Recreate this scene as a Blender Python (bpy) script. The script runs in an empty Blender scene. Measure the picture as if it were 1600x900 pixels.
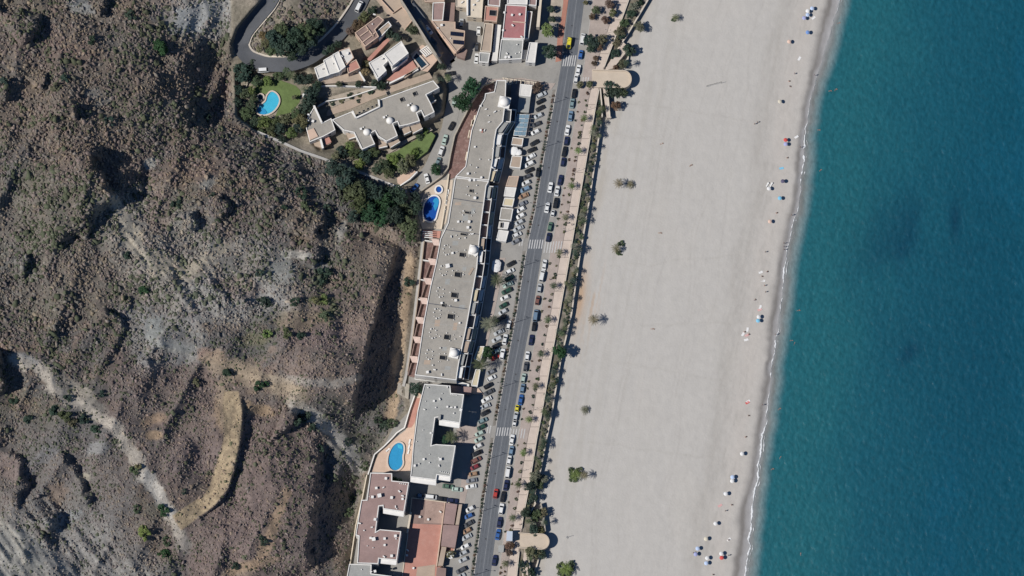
import bpy, bmesh, math, random
import numpy as np
from mathutils import Vector, Matrix
R = math.radians
rnd = random.Random(7)
rng = np.random.default_rng(11)
SC = bpy.context.scene
COL = SC.collection

# ------------------------------------------------------------------ camera, sky, sun, exposure
PXM = 0.26                       # metres per photo pixel on the ground
TILT = R(12.5)                   # camera leans north of straight down
DIST = 1400.0
cam_d = bpy.data.cameras.new('camera'); cam = bpy.data.objects.new('camera', cam_d); COL.objects.link(cam)
cam.location = (0, -DIST*math.sin(TILT), DIST*math.cos(TILT)); cam.rotation_euler = (TILT, 0, 0)
cam_d.sensor_width = 36.0; cam_d.lens = 36.0*DIST/(1600*PXM); cam_d.clip_start = 10; cam_d.clip_end = 5000
SC.camera = cam
SUN_EL = R(50); SHADOW_DIR = R(18)            # shadows fall east, a little north
world = bpy.data.worlds.new('World'); SC.world = world; world.use_nodes = True
wn = world.node_tree.nodes; wl = world.node_tree.links
sky = wn.new('ShaderNodeTexSky'); sky.sky_type = 'NISHITA'; sky.sun_disc = False; sky.dust_density = 0.0; sky.ozone_density = 10.0
sky.sun_elevation = SUN_EL; sky.sun_rotation = math.atan2(-math.cos(SHADOW_DIR), -math.sin(SHADOW_DIR))
wn['Background'].inputs['Strength'].default_value = 0.052
wl.new(sky.outputs[0], wn['Background'].inputs['Color'])
sun_d = bpy.data.lights.new('sun', 'SUN'); sun = bpy.data.objects.new('sun', sun_d); COL.objects.link(sun)
sun_d.energy = 4.05; sun_d.angle = R(0.5); sun_d.color = (1.0, 0.965, 0.915)
sun.rotation_euler = Vector((math.cos(SHADOW_DIR)*math.cos(SUN_EL), math.sin(SHADOW_DIR)*math.cos(SUN_EL), -math.sin(SUN_EL))).to_track_quat('-Z', 'Y').to_euler()
SC.view_settings.view_transform = 'Standard'; SC.view_settings.look = 'None'
SC.view_settings.exposure = 0.0; SC.view_settings.gamma = 1.0; SC.view_settings.use_curve_mapping = False
SC.cycles.max_bounces = 4; SC.cycles.diffuse_bounces = 1

# ------------------------------------------------------------------ survey: photo pixel + height -> place
CT, ST = math.cos(TILT), math.sin(TILT)
def Un(px, py, z):
    """where the ground point seen at this photo pixel lies, at height z (arrays allowed)"""
    a = (np.asarray(px, float)-800)*PXM/DIST; b = (450-np.asarray(py, float))*PXM/DIST
    dx, dy, dz = a, b*CT+ST, b*ST-CT
    t = (z-DIST*CT)/dz
    return dx*t, -DIST*ST+dy*t, np.broadcast_to(np.asarray(z, float), np.shape(dx*t))
def U(px, py, z=0.0):
    x, y, zz = Un(px, py, z)
    return Vector((float(x), float(y), float(z)))

# ------------------------------------------------------------------ numeric helpers
def vnoise(x, y, seed=0):
    xi = np.floor(x).astype(np.int64); yi = np.floor(y).astype(np.int64)
    fx = x-xi; fy = y-yi; fx = fx*fx*fx*(fx*(fx*6-15)+10); fy = fy*fy*fy*(fy*(fy*6-15)+10)
    def h(i, j):
        n = (i*374761393+j*668265263+seed*1274126177) & 0x7fffffff
        n = ((n ^ (n >> 13))*1274126177) & 0x7fffffff
        n = (n ^ (n >> 16)) & 0xffff
        return n/65535.0
    return (h(xi, yi)*(1-fx)+h(xi+1, yi)*fx)*(1-fy)+(h(xi, yi+1)*(1-fx)+h(xi+1, yi+1)*fx)*fy
def fbm(x, y, seed=0, octv=4, gain=0.5):
    v = 0; a = 1; s = 0
    for k in range(octv):
        v = v+a*(vnoise(x*2**k+17.3*k, y*2**k-9.1*k, seed+k)-0.5); s += a; a *= gain
    return v/s*2
def sstep(a, b, x):
    t = np.clip((x-a)/(b-a), 0, 1); return t*t*(3-2*t)
def pl(pts):
    """polyline as function of photo row"""
    ys = [p[0] for p in pts]; xs = [p[1] for p in pts]
    def f(y):
        y = np.asarray(y, float)
        v = np.interp(y, ys, xs)
        v = np.where(y < ys[0], xs[0]+(y-ys[0])*(xs[1]-xs[0])/(ys[1]-ys[0]), v)
        v = np.where(y > ys[-1], xs[-1]+(y-ys[-1])*(xs[-1]-xs[-2])/(ys[-1]-ys[-2]), v)
        return v
    return f
def seg_dist(px, py, pts):
    """distance, signed side (positive = west/left walking down), param 0..1 to a polyline"""
    best = np.full(np.shape(px), 1e9); side = np.zeros(np.shape(px)); par = np.zeros(np.shape(px))
    L = [0]
    for a, b in zip(pts[:-1], pts[1:]): L.append(L[-1]+math.hypot(b[0]-a[0], b[1]-a[1]))
    for i, (a, b) in enumerate(zip(pts[:-1], pts[1:])):
        vx, vy = b[0]-a[0], b[1]-a[1]; l2 = vx*vx+vy*vy
        t = np.clip(((px-a[0])*vx+(py-a[1])*vy)/l2, 0, 1)
        d = np.hypot(px-a[0]-t*vx, py-a[1]-t*vy)
        cr = vx*(py-a[1])-vy*(px-a[0])
        m = d < best
        best = np.where(m, d, best); side = np.where(m, np.sign(cr), side); par = np.where(m, (L[i]+t*math.sqrt(l2))/L[-1], par)
    return best, side, par
def inside(px, py, poly):
    px = np.asarray(px, float); py = np.asarray(py, float); c = np.zeros(px.shape, bool); n = len(poly)
    for i in range(n):
        x1, y1 = poly[i]; x2, y2 = poly[(i+1) % n]
        if y1 == y2: continue
        k = ((y1 > py) != (y2 > py)) & (px < (x2-x1)*(py-y1)/(y2-y1)+x1)
        c ^= k
    return c
def poly_soft(px, py, poly, w):
    """1 well inside polygon, 0 outside, soft over w pixels"""
    d, _, _ = seg_dist(px, py, list(poly)+[poly[0]])
    sd = np.where(inside(px, py, poly), d, -d)
    return sstep(-w, w*0.3, sd)

# ------------------------------------------------------------------ survey lines (photo rows -> photo columns)
RL = pl([(0,888.6),(94,878),(160,867),(245,851),(330,837),(377,826),(490,808),(565,794),(650,778.7),(770,759.5),(900,741.4)])
RR = pl([(0,913),(94,901),(160,890),(245,875.4),(330,861),(377,849.5),(490,831.5),(565,816.5),(650,802),(770,783),(900,766)])
PL_ = pl([(0,966),(57,946),(104,931),(138,923.6),(160,919),(245,903),(330,889),(405,874.5),(490,860.5),(565,846),(650,832),(685,824.5),(770,811),(805,805),(830,801),(900,792)])
PR_ = pl([(0,983),(57,962.5),(104,945),(138,937),(160,932.5),(245,917.5),(330,903),(405,890),(490,875),(565,861),(650,846.5),(685,839.5),(770,825.5),(805,818.5),(830,815),(900,808)])
GW = pl([(0,1012),(50,981),(104,950),(138,951),(160,943),(185,940),(245,931),(330,918),(405,905),(490,893),(565,875.5),(650,861.5),(685,854),(730,845.5),(770,836),(830,836),(865,838),(900,826)])
WET = pl([(0,1288),(60,1277),(130,1262),(200,1249),(245,1245),(300,1238),(350,1226),(400,1219),(450,1207),(500,1203),(550,1198),(600,1191),(650,1183),(700,1175.6),(750,1170),(800,1157),(850,1151),(900,1144)])
FOAM0 = pl([(0,1310),(60,1296),(130,1272),(170,1264),(200,1259),(215,1258),(245,1256),(270,1253),(300,1250),(330,1246),(360,1237),(400,1228),(420,1225),(440,1225.6),(465,1222.7),(490,1219),(540,1211),(580,1205),(620,1201),(660,1195.6),(680,1191.8),(720,1187),(760,1181),(800,1174.6),(850,1170.8),(900,1164)])
FOAM = lambda y: FOAM0(y)+3.2*fbm(np.asarray(y, float)/26, np.asarray(y, float)*0+2.5, 88, 3)
BEACH_Z, SEA_Z = -3.4, -6.0

# ------------------------------------------------------------------ materials
MATS = {}
def nodes(m):
    m.use_nodes = True; nt = m.node_tree
    return nt, nt.nodes, nt.links, nt.nodes['Principled BSDF']
def mat(name, col, var=0.12, scale=0.6, rough=0.85, fine=0.06, fscale=4.0, bump=0.0, spec=0.3, stain=0.0, stain_col=None, metal=0.0):
    """plain weathered surface: broad patches, fine grain and optional stains"""
    if name in MATS: return MATS[name]
    m = bpy.data.materials.new(name); nt, N, L, P = nodes(m); MATS[name] = m
    P.inputs['Roughness'].default_value = rough; P.inputs['Specular IOR Level'].default_value = spec; P.inputs['Metallic'].default_value = metal
    g = N.new('ShaderNodeNewGeometry')
    def tex(sc, det):
        t = N.new('ShaderNodeTexNoise'); t.inputs['Scale'].default_value = sc; t.inputs['Detail'].default_value = det; t.inputs['Roughness'].default_value = 0.6
        L.new(g.outputs['Position'], t.inputs['Vector']); return t
    def mr(src, a, b):
        q = N.new('ShaderNodeMapRange'); q.inputs[1].default_value = 0.3; q.inputs[2].default_value = 0.7; q.inputs[3].default_value = a; q.inputs[4].default_value = b
        L.new(src, q.inputs[0]); return q
    a = mr(tex(scale, 4).outputs[0], 1-var, 1+var); b = mr(tex(fscale, 2).outputs[0], 1-fine, 1+fine)
    mu = N.new('ShaderNodeMath'); mu.operation = 'MULTIPLY'; L.new(a.outputs[0], mu.inputs[0]); L.new(b.outputs[0], mu.inputs[1])
    v = N.new('ShaderNodeVectorMath'); v.operation = 'SCALE'; v.inputs[0].default_value = col[:3]; L.new(mu.outputs[0], v.inputs['Scale'])
    out = v.outputs[0]
    if stain > 0:
        s = N.new('ShaderNodeMapRange'); s.inputs[1].default_value = 0.52; s.inputs[2].default_value = 0.72; s.inputs[3].default_value = 0; s.inputs[4].default_value = stain
        L.new(tex(scale*1.9+0.11, 6).outputs[0], s.inputs[0])
        mx = N.new('ShaderNodeMix'); mx.data_type = 'RGBA'; L.new(s.outputs[0], mx.inputs[0]); L.new(out, mx.inputs[6])
        sc_ = stain_col or tuple(c*0.5 for c in col[:3]); mx.inputs[7].default_value = (*sc_, 1); out = mx.outputs[2]
    L.new(out, P.inputs['Base Color'])
    if bump > 0:
        bp = N.new('ShaderNodeBump'); bp.inputs['Strength'].default_value = bump; bp.inputs['Distance'].default_value = 0.2
        L.new(tex(fscale, 4).outputs[0], bp.inputs['Height']); L.new(bp.outputs[0], P.inputs['Normal'])
    return m
def attr_mat(name, attr='Col', rough=0.9, var=0.25, scale=1.2, bump=0.0, bscale=2.0, spec=0.2, fine=0.15, fscale=6.0):
    """colour comes from the surveyed ground cover stored on the mesh, times fine grain"""
    m = bpy.data.materials.new(name); nt, N, L, P = nodes(m); MATS[name] = m
    P.inputs['Roughness'].default_value = rough; P.inputs['Specular IOR Level'].default_value = spec
    at = N.new('ShaderNodeAttribute'); at.attribute_name = attr
    g = N.new('ShaderNodeNewGeometry')
    last = at.outputs['Color']
    for sc, am in ((scale, var), (fscale, fine)):
        t = N.new('ShaderNodeTexNoise'); t.inputs['Scale'].default_value = sc; t.inputs['Detail'].default_value = 4
        L.new(g.outputs['Position'], t.inputs['Vector'])
        q = N.new('ShaderNodeMapRange'); q.inputs[1].default_value = 0.3; q.inputs[2].default_value = 0.7; q.inputs[3].default_value = 1-am; q.inputs[4].default_value = 1+am
        L.new(t.outputs[0], q.inputs[0])
        v = N.new('ShaderNodeVectorMath'); v.operation = 'SCALE'; L.new(last, v.inputs[0]); L.new(q.outputs[0], v.inputs['Scale']); last = v.outputs[0]
    L.new(last, P.inputs['Base Color'])
    if bump > 0:
        t = N.new('ShaderNodeTexNoise'); t.inputs['Scale'].default_value = bscale; t.inputs['Detail'].default_value = 5; L.new(g.outputs['Position'], t.inputs['Vector'])
        bp = N.new('ShaderNodeBump'); bp.inputs['Strength'].default_value = bump; bp.inputs['Distance'].default_value = 0.25
        L.new(t.outputs[0], bp.inputs['Height']); L.new(bp.outputs[0], P.inputs['Normal'])
    return m
def obj_mat(name, rough=0.4, spec=0.5, coat=0.0, var=0.0):
    """paint whose colour is each object's own"""
    m = bpy.data.materials.new(name); nt, N, L, P = nodes(m); MATS[name] = m
    oi = N.new('ShaderNodeObjectInfo'); P.inputs['Roughness'].default_value = rough; P.inputs['Specular IOR Level'].default_value = spec
    P.inputs['Coat Weight'].default_value = coat
    if var:
        g = N.new('ShaderNodeNewGeometry'); t = N.new('ShaderNodeTexNoise'); t.inputs['Scale'].default_value = 2.5; t.inputs['Detail'].default_value = 3
        L.new(g.outputs['Position'], t.inputs['Vector'])
        q = N.new('ShaderNodeMapRange'); q.inputs[1].default_value = 0.3; q.inputs[2].default_value = 0.7; q.inputs[3].default_value = 1-var; q.inputs[4].default_value = 1+var
        L.new(t.outputs[0], q.inputs[0]); v = N.new('ShaderNodeVectorMath'); v.operation = 'SCALE'; L.new(oi.outputs['Color'], v.inputs[0]); L.new(q.outputs[0], v.inputs['Scale'])
        L.new(v.outputs[0], P.inputs['Base Color'])
    else:
        L.new(oi.outputs['Color'], P.inputs['Base Color'])
    return m

M = MATS
mat('asphalt', (0.135,0.145,0.16), 0.10, 0.12, 0.85, 0.08, 3.0, stain=0.35, stain_col=(0.175,0.18,0.185))
mat('asphalt_hill', (0.10,0.105,0.115), 0.12, 0.15, 0.85, 0.10, 3.0, stain=0.3, stain_col=(0.15,0.145,0.14))
mat('lot_asphalt', (0.325,0.31,0.285), 0.12, 0.12, 0.9, 0.08, 3.0, stain=0.35, stain_col=(0.25,0.24,0.225))
mat('street_concrete', (0.31,0.295,0.27), 0.12, 0.15, 0.9, 0.08, 3.0, stain=0.4, stain_col=(0.22,0.21,0.20))
mat('pavement_pink', (0.40,0.335,0.295), 0.12, 0.3, 0.9, 0.12, 5.0, stain=0.35, stain_col=(0.36,0.31,0.28))
mat('pavement_red', (0.42,0.20,0.145), 0.12, 0.3, 0.9, 0.10, 5.0)
mat('promenade_slab', (0.58,0.485,0.41), 0.08, 0.4, 0.85, 0.05, 5.0)
mat('promenade_joint', (0.30,0.25,0.215), 0.10, 0.5, 0.9)
mat('plaza_sand', (0.56,0.47,0.37), 0.07, 0.3, 0.9, 0.06, 5.0)
mat('kerb', (0.46,0.44,0.41), 0.08, 0.5, 0.85)
mat('kerb_cream', (0.62,0.55,0.46), 0.08, 0.5, 0.85)
mat('soil', (0.24,0.195,0.15), 0.25, 0.6, 0.95, 0.2, 4.0)
mat('soil_verge', (0.22,0.20,0.175), 0.2, 0.6, 0.95, 0.15, 4.0)
mat('soil_pale', (0.40,0.345,0.28), 0.2, 0.4, 0.95, 0.15, 4.0)
mat('white_wall', (0.80,0.775,0.73), 0.06, 0.5, 0.85, 0.04)
mat('cream_wall', (0.66,0.57,0.45), 0.07, 0.5, 0.85, 0.04)
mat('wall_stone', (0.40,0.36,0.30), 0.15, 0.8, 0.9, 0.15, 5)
mat('roof_grey', (0.345,0.32,0.28), 0.10, 0.16, 0.9, 0.08, 2.2, stain=0.7, stain_col=(0.265,0.25,0.225))
mat('roof_cool', (0.345,0.345,0.325), 0.10, 0.16, 0.9, 0.08, 2.2, stain=0.65, stain_col=(0.27,0.275,0.265))
mat('roof_mauve', (0.325,0.225,0.205), 0.12, 0.2, 0.9, 0.08, 2.4, stain=0.6, stain_col=(0.265,0.195,0.185))
mat('roof_red', (0.38,0.165,0.165), 0.12, 0.3, 0.9, 0.06, 3.0, stain=0.35, stain_col=(0.42,0.25,0.24))
mat('roof_terracotta', (0.47,0.235,0.185), 0.10, 0.2, 0.9, 0.06, 3.0, stain=0.45, stain_col=(0.53,0.32,0.26))
mat('roof_dusty', (0.385,0.275,0.23), 0.12, 0.2, 0.9, 0.08, 2.4, stain=0.5)
mat('roof_brown', (0.27,0.19,0.165), 0.12, 0.3, 0.9, 0.06, 3.0, stain=0.3)
mat('roof_tan', (0.43,0.34,0.265), 0.10, 0.3, 0.9, 0.06, 3.0, stain=0.3, stain_col=(0.34,0.28,0.235))
mat('roof_white', (0.68,0.655,0.61), 0.06, 0.3, 0.85, 0.05, 3.0, stain=0.4, stain_col=(0.52,0.50,0.47))
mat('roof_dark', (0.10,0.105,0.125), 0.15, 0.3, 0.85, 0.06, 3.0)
mat('tile_patio', (0.19,0.115,0.10), 0.25, 0.5, 0.85, 0.15, 3.0, stain=0.6, stain_col=(0.33,0.25,0.22))
mat('tile_blush', (0.60,0.46,0.40), 0.12, 0.5, 0.85, 0.10, 3.0, stain=0.4, stain_col=(0.45,0.31,0.27))
mat('deck_beige', (0.55,0.46,0.365), 0.08, 0.4, 0.85, 0.06, 3.0, stain=0.3, stain_col=(0.45,0.37,0.30))
mat('road_paint', (0.30,0.305,0.31), 0.15, 0.8, 0.85)
mat('tile_peach', (0.60,0.44,0.34), 0.08, 0.4, 0.85, 0.06, 3.0)
mat('awning_cream', (0.60,0.52,0.36), 0.05, 0.6, 0.8)
mat('awning_white', (0.74,0.73,0.70), 0.04, 0.6, 0.8)
mat('window_glass', (0.03,0.04,0.05), 0.05, 0.5, 0.1, spec=0.6)
mat('glass_or_well_shade', (0.02,0.022,0.026), 0.1, 0.5, 0.2, spec=0.5)  # near-black; also paints the shade inside roof light wells
mat('blue_glass', (0.20,0.30,0.37), 0.12, 0.5, 0.25, spec=0.5)
mat('solar_cell', (0.012,0.016,0.035), 0.1, 0.5, 0.2, spec=0.6)
mat('steel', (0.45,0.45,0.45), 0.05, 0.5, 0.5, metal=0.6)
mat('dark_metal', (0.07,0.07,0.075), 0.1, 0.5, 0.6)
mat('paint_white', (0.52,0.51,0.495), 0.12, 0.8, 0.8, 0.15, 4.0)
mat('lawn', (0.135,0.185,0.066), 0.18, 0.4, 0.95, 0.2, 5.0, bump=0.3)
mat('bark', (0.20,0.15,0.10), 0.15, 1.0, 0.95)
mat('wood', (0.33,0.22,0.13), 0.15, 1.0, 0.9)
mat('tyre', (0.02,0.02,0.02), 0.05, 1.0, 0.9)
mat('rubber_glass', (0.018,0.021,0.026), 0.05, 1.0, 0.08, spec=0.7)
obj_mat('car_paint', 0.35, 0.45, 0.3)
obj_mat('cloth', 0.85, 0.2, 0.0, 0.06)
obj_mat('leaf', 0.75, 0.25, 0.0, 0.30)
obj_mat('skin_cloth', 0.8, 0.2)
obj_mat('plain', 0.8, 0.25, 0.0, 0.08)

# ------------------------------------------------------------------ object helpers
def tag(o, label=None, cat=None, group=None, kind=None):
    if label: o['label'] = label
    if cat: o['category'] = cat
    if group: o['group'] = group
    if kind: o['kind'] = kind
    return o
def link(o, parent=None):
    COL.objects.link(o)
    if parent is not None: o.parent = parent
    return o
def empty(name, loc, rz=0.0, label=None, cat=None, group=None):
    o = bpy.data.objects.new(name, None); o.location = loc; o.rotation_euler = (0, 0, rz); o.empty_display_size = 0.2
    link(o); return tag(o, label, cat, group)
def mesh(name, verts, faces, material=None, smooth=False):
    me = bpy.data.meshes.new(name); me.from_pydata([tuple(v) for v in verts], [], [tuple(f) for f in faces]); me.update()
    if material is not None: me.materials.append(M[material] if isinstance(material, str) else material)
    if smooth: me.shade_smooth()
    return me
def obj(name, me, parent=None, loc=None, rz=None, scale=None):
    o = bpy.data.objects.new(name, me)
    if loc is not None: o.location = loc
    if rz is not None: o.rotation_euler = (0, 0, rz)
    if scale is not None: o.scale = scale
    return link(o, parent)
def local(root, pts):
    L = root.location; return [Vector(p)-L for p in pts]
def big_mesh(name, V, F, material, color=None, smooth=True):
    """fast mesh from arrays; F is (n,3) or (n,4)"""
    me = bpy.data.meshes.new(name); V = np.ascontiguousarray(V, np.float32); F = np.ascontiguousarray(F, np.int32); k = F.shape[1]
    me.vertices.add(len(V)); me.vertices.foreach_set('co', V.ravel())
    me.loops.add(F.size); me.loops.foreach_set('vertex_index', F.ravel())
    me.polygons.add(len(F)); me.polygons.foreach_set('loop_start', np.arange(0, F.size, k, dtype=np.int32))
    me.update(calc_edges=True)
    if color is not None:
        a = me.color_attributes.new('Col', 'FLOAT_COLOR', 'POINT'); c = np.ones((len(V), 4), np.float32); c[:, :color.shape[1]] = color
        a.data.foreach_set('color', c.ravel())
    me.materials.append(M[material])
    if smooth: me.polygons.foreach_set('use_smooth', np.ones(len(F), bool))
    return me
def grid_faces(nr, nc):
    i = np.arange((nr-1)*(nc-1)); r = i//(nc-1); c = i % (nc-1); a = r*nc+c
    return np.stack([a+nc, a+nc+1, a+1, a], 1)
def ccw(poly):
    a = sum(p[0]*q[1]-q[0]*p[1] for p, q in zip(poly, poly[1:]+poly[:1]))
    return poly if a > 0 else poly[::-1]
def inset(poly, d):
    """offset a ccw xy polygon inwards by d"""
    n = len(poly); out = []
    for i in range(n):
        p0, p1, p2 = Vector(poly[i-1][:2]), Vector(poly[i][:2]), Vector(poly[(i+1) % n][:2])
        e1 = (p1-p0).normalized(); e2 = (p2-p1).normalized()
        n1 = Vector((-e1.y, e1.x)); n2 = Vector((-e2.y, e2.x)); b = n1+n2
        k = max(0.35, 1+n1.dot(n2)); out.append(p1+b*(d/k))
    return out
def poly_px(pts, z): return ccw([(v.x, v.y) for v in (U(a, b, z) for a, b in pts)])
def triangulated(me):
    bm = bmesh.new(); bm.from_mesh(me); bmesh.ops.triangulate(bm, faces=[f for f in bm.faces if len(f.verts) > 4]); bm.to_mesh(me); bm.free(); return me
def slab_mesh(name, poly, z0, z1, material):
    """closed prism over an xy polygon"""
    n = len(poly); V = [(p[0], p[1], z0) for p in poly]+[(p[0], p[1], z1) for p in poly]
    F = [tuple(range(n, 2*n)), tuple(range(n-1, -1, -1))]+[(i, (i+1) % n, n+(i+1) % n, n+i) for i in range(n)]
    return triangulated(mesh(name, V, F, material))
def box_vf(cx, cy, cz, sx, sy, sz, rz=0.0):
    c, s = math.cos(rz), math.sin(rz); V = []
    for z in (-sz/2, sz/2):
        for x, y in ((-sx/2,-sy/2),(sx/2,-sy/2),(sx/2,sy/2),(-sx/2,sy/2)):
            V.append((cx+x*c-y*s, cy+x*s+y*c, cz+z))
    return V, [(3,2,1,0),(4,5,6,7),(0,1,5,4),(1,2,6,5),(2,3,7,6),(3,0,4,7)]
def merge(parts):
    V = []; F = []
    for v, f in parts:
        o = len(V); V += list(v); F += [tuple(i+o for i in q) for q in f]
    return V, F
def tube_vf(p0, p1, r0, r1, n=8, cap=True):
    p0 = Vector(p0); p1 = Vector(p1); d = (p1-p0).normalized(); a = d.orthogonal().normalized(); b = d.cross(a); V = []
    for p, r in ((p0, r0), (p1, r1)):
        for k in range(n):
            t = 2*math.pi*k/n; V.append(p+a*math.cos(t)*r+b*math.sin(t)*r)
    F = [(k, (k+1) % n, n+(k+1) % n, n+k) for k in range(n)]
    if cap: F += [tuple(range(n-1, -1, -1)), tuple(range(n, 2*n))]
    return V, F
def dome_vf(c, r, h, n=14, m=5):
    V = []; F = []
    for j in range(m):
        a = math.pi/2*j/m
        for k in range(n):
            t = 2*math.pi*k/n; V.append((c[0]+r*math.cos(a)*math.cos(t), c[1]+r*math.cos(a)*math.sin(t), c[2]+h*math.sin(a)))
    V.append((c[0], c[1], c[2]+h)); top = len(V)-1
    for j in range(m-1):
        for k in range(n): F.append((j*n+k, j*n+(k+1) % n, (j+1)*n+(k+1) % n, (j+1)*n+k))
    for k in range(n): F.append(((m-1)*n+k, (m-1)*n+(k+1) % n, top))
    return V, F
def ordinal(n):
    if n > 100: return 'hundred-and-'+ordinal(n-100)
    if n == 100: return 'hundredth'
    o = ['zeroth','first','second','third','fourth','fifth','sixth','seventh','eighth','ninth','tenth','eleventh','twelfth','thirteenth','fourteenth','fifteenth','sixteenth','seventeenth','eighteenth','nineteenth']
    if n < 20: return o[n]
    t = {2:'twent',3:'thirt',4:'fort',5:'fift',6:'sixt',7:'sevent',8:'eight',9:'ninet'}[n//10]
    return t+'ieth' if n % 10 == 0 else t+'y-'+o[n % 10]

# ------------------------------------------------------------------ terrain height (photo pixel -> metres)
CTRL = [(-80,-60,64),(100,-60,50),(250,-60,38),(330,-40,30),(430,-60,26),(500,-60,16),(560,-60,9),(640,-50,6),
 (-80,100,64),(80,100,54),(200,90,44),(300,90,25),(340,120,13),(372,60,15),(415,8,19),(460,50,16),(450,102,11),(533,50,8),(563,5,7),(600,40,7),(560,90,6.5),(500,115,7),(640,60,5.5),
 (420,165,6),(470,210,5),(500,190,4),(560,190,3),(640,160,1.5),(690,120,0),(620,240,1.5),(660,260,0),(560,255,3.5),
 (-80,300,66),(60,300,56),(150,250,48),(200,330,44),(300,260,32),(400,260,21),(480,270,12),(540,300,8),(600,320,4),(640,340,1),(650,300,0),
 (300,400,36),(420,380,26),(520,370,14),(600,375,6),(650,400,1.5),(-80,500,62),(60,480,54),(180,480,46),(300,500,38),(420,500,28),(520,500,16),(620,450,2.5),(640,500,1.5),(610,560,3),(625,620,2),
 (-80,650,60),(70,580,54),(120,680,46),(210,690,42),(320,600,34),(370,650,30),(450,600,24),(520,600,16),(590,640,4),(480,660,16),(590,690,2),(560,720,3),
 (0,760,44),(110,780,40),(220,800,38),(300,760,33),(370,740,27),(440,780,19),(500,790,9),(540,780,4),(570,760,1),(555,830,1),
 (-80,960,58),(40,880,50),(150,900,36),(250,900,32),(350,880,27),(430,880,18),(500,900,7),(540,900,1.5),(300,980,27),(540,980,1),(120,990,36)]
cp = np.array(CTRL, float)
def _phi(d): return np.sqrt(d*d+60.0**2)
_A = _phi(np.hypot(cp[:,None,0]-cp[None,:,0], cp[:,None,1]-cp[None,:,1]))
_w = np.linalg.solve(_A+np.eye(len(cp))*-0.5, cp[:,2]-20.0)
CLIFFS = [  # crest line walked downwards in the photo, drop, half-width px, reach west px
 ([(622,384),(611,412),(600,450),(586,500),(570,555),(559,600),(549,662)], 12.5, 3.2, 130),
 ([(148,225),(152,262),(163,292),(184,318)], 10, 6, 60), ([(-8,540),(2,575),(6,620)], 9, 6, 60),
 ([(84,706),(116,728),(138,762),(128,800)], 5.5, 9, 60), ([(4,694),(36,722),(40,760),(20,800)], 5, 9, 50), ([(302,148),(303,178),(298,205)], 6, 5, 40),
 ([(505,690),(500,740),(496,800),(486,850),(476,905)], 10, 10, 60), ([(374,606),(380,640),(379,676),(374,703),(366,738),(357,766),(337,791),(301,818)], 3.2, 1.6, 45),
 ([(158,478),(176,496),(204,512)], 4, 5, 40), ([(418,-8),(394,16),(371,44),(360,70),(364,97)], 4.5, 3, 60),
 ([(120,160),(125,175),(118,190)], 5, 4, 40), ([(60,18),(58,45),(30,70)], 6, 6, 50), ([(160,-5),(163,15),(158,30)], 6, 5, 40), ([(66,112),(70,128),(60,140)], 4, 4, 40),
 ([(300,325),(305,345),(298,365)], 5, 5, 40), ([(345,300),(352,325),(345,345)], 5, 5, 40), ([(40,395),(45,420),(38,440)], 4, 4, 40), ([(130,345),(138,360),(130,375)], 4, 4, 30),
 ([(440,636),(456,640),(470,660)], 6, 5, 50), ([(80,800),(85,820),(75,835)], 5, 5, 40), ([(230,555),(240,540),(232,575)], 3, 4, 30), ([(215,250),(222,285),(214,305)], 3, 5, 40),
 ([(500,320),(508,345),(495,380)], 5, 6, 40), ([(5,120),(10,140),(4,160)], 5, 5, 40), ([(490,385),(497,405),(490,420)], 4, 5, 30),
 ([(640,-10),(650,20),(668,48),(684,74),(694,98)], 3.6, 1.5, 60)]
BUILT = [(362,-90),(362,100),(366,185),(402,206),(470,238),(560,268),(636,303),(652,330),(650,372),(656,380),(640,500),(630,600),(634,640),(612,668),(600,690),(574,742),(556,800),(545,880),(535,1010),(1900,1010),(1900,-90)]
FLAT = [(655,-120),(700,98),(706,180),(672,262),(645,300),(662,330),(656,372),(648,480),(636,600),(640,640),(610,672),(578,740),(565,790),(548,885),(540,1010),(1900,1010),(1900,-120)]
PADS = [([(372,118),(480,112),(492,160),(462,215),(405,203),(374,180)], 6.0), ([(488,100),(552,66),(572,108),(560,128),(498,130)], 7.2),
        ([(548,46),(600,16),(622,40),(572,82)], 7.2), ([(570,96),(634,56),(690,84),(668,112),(600,136)], 5.0), ([(468,190),(490,160),(600,130),(682,118),(694,140),(690,176),(580,238),(500,232)], 3.2),
        ([(268,824),(276,800),(330,775),(352,720),(356,645),(380,640),(377,690),(362,752),(346,788),(300,812),(285,828)], None),
        ([(585,0),(622,-20),(655,28),(630,60)], 6.4)]
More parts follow.
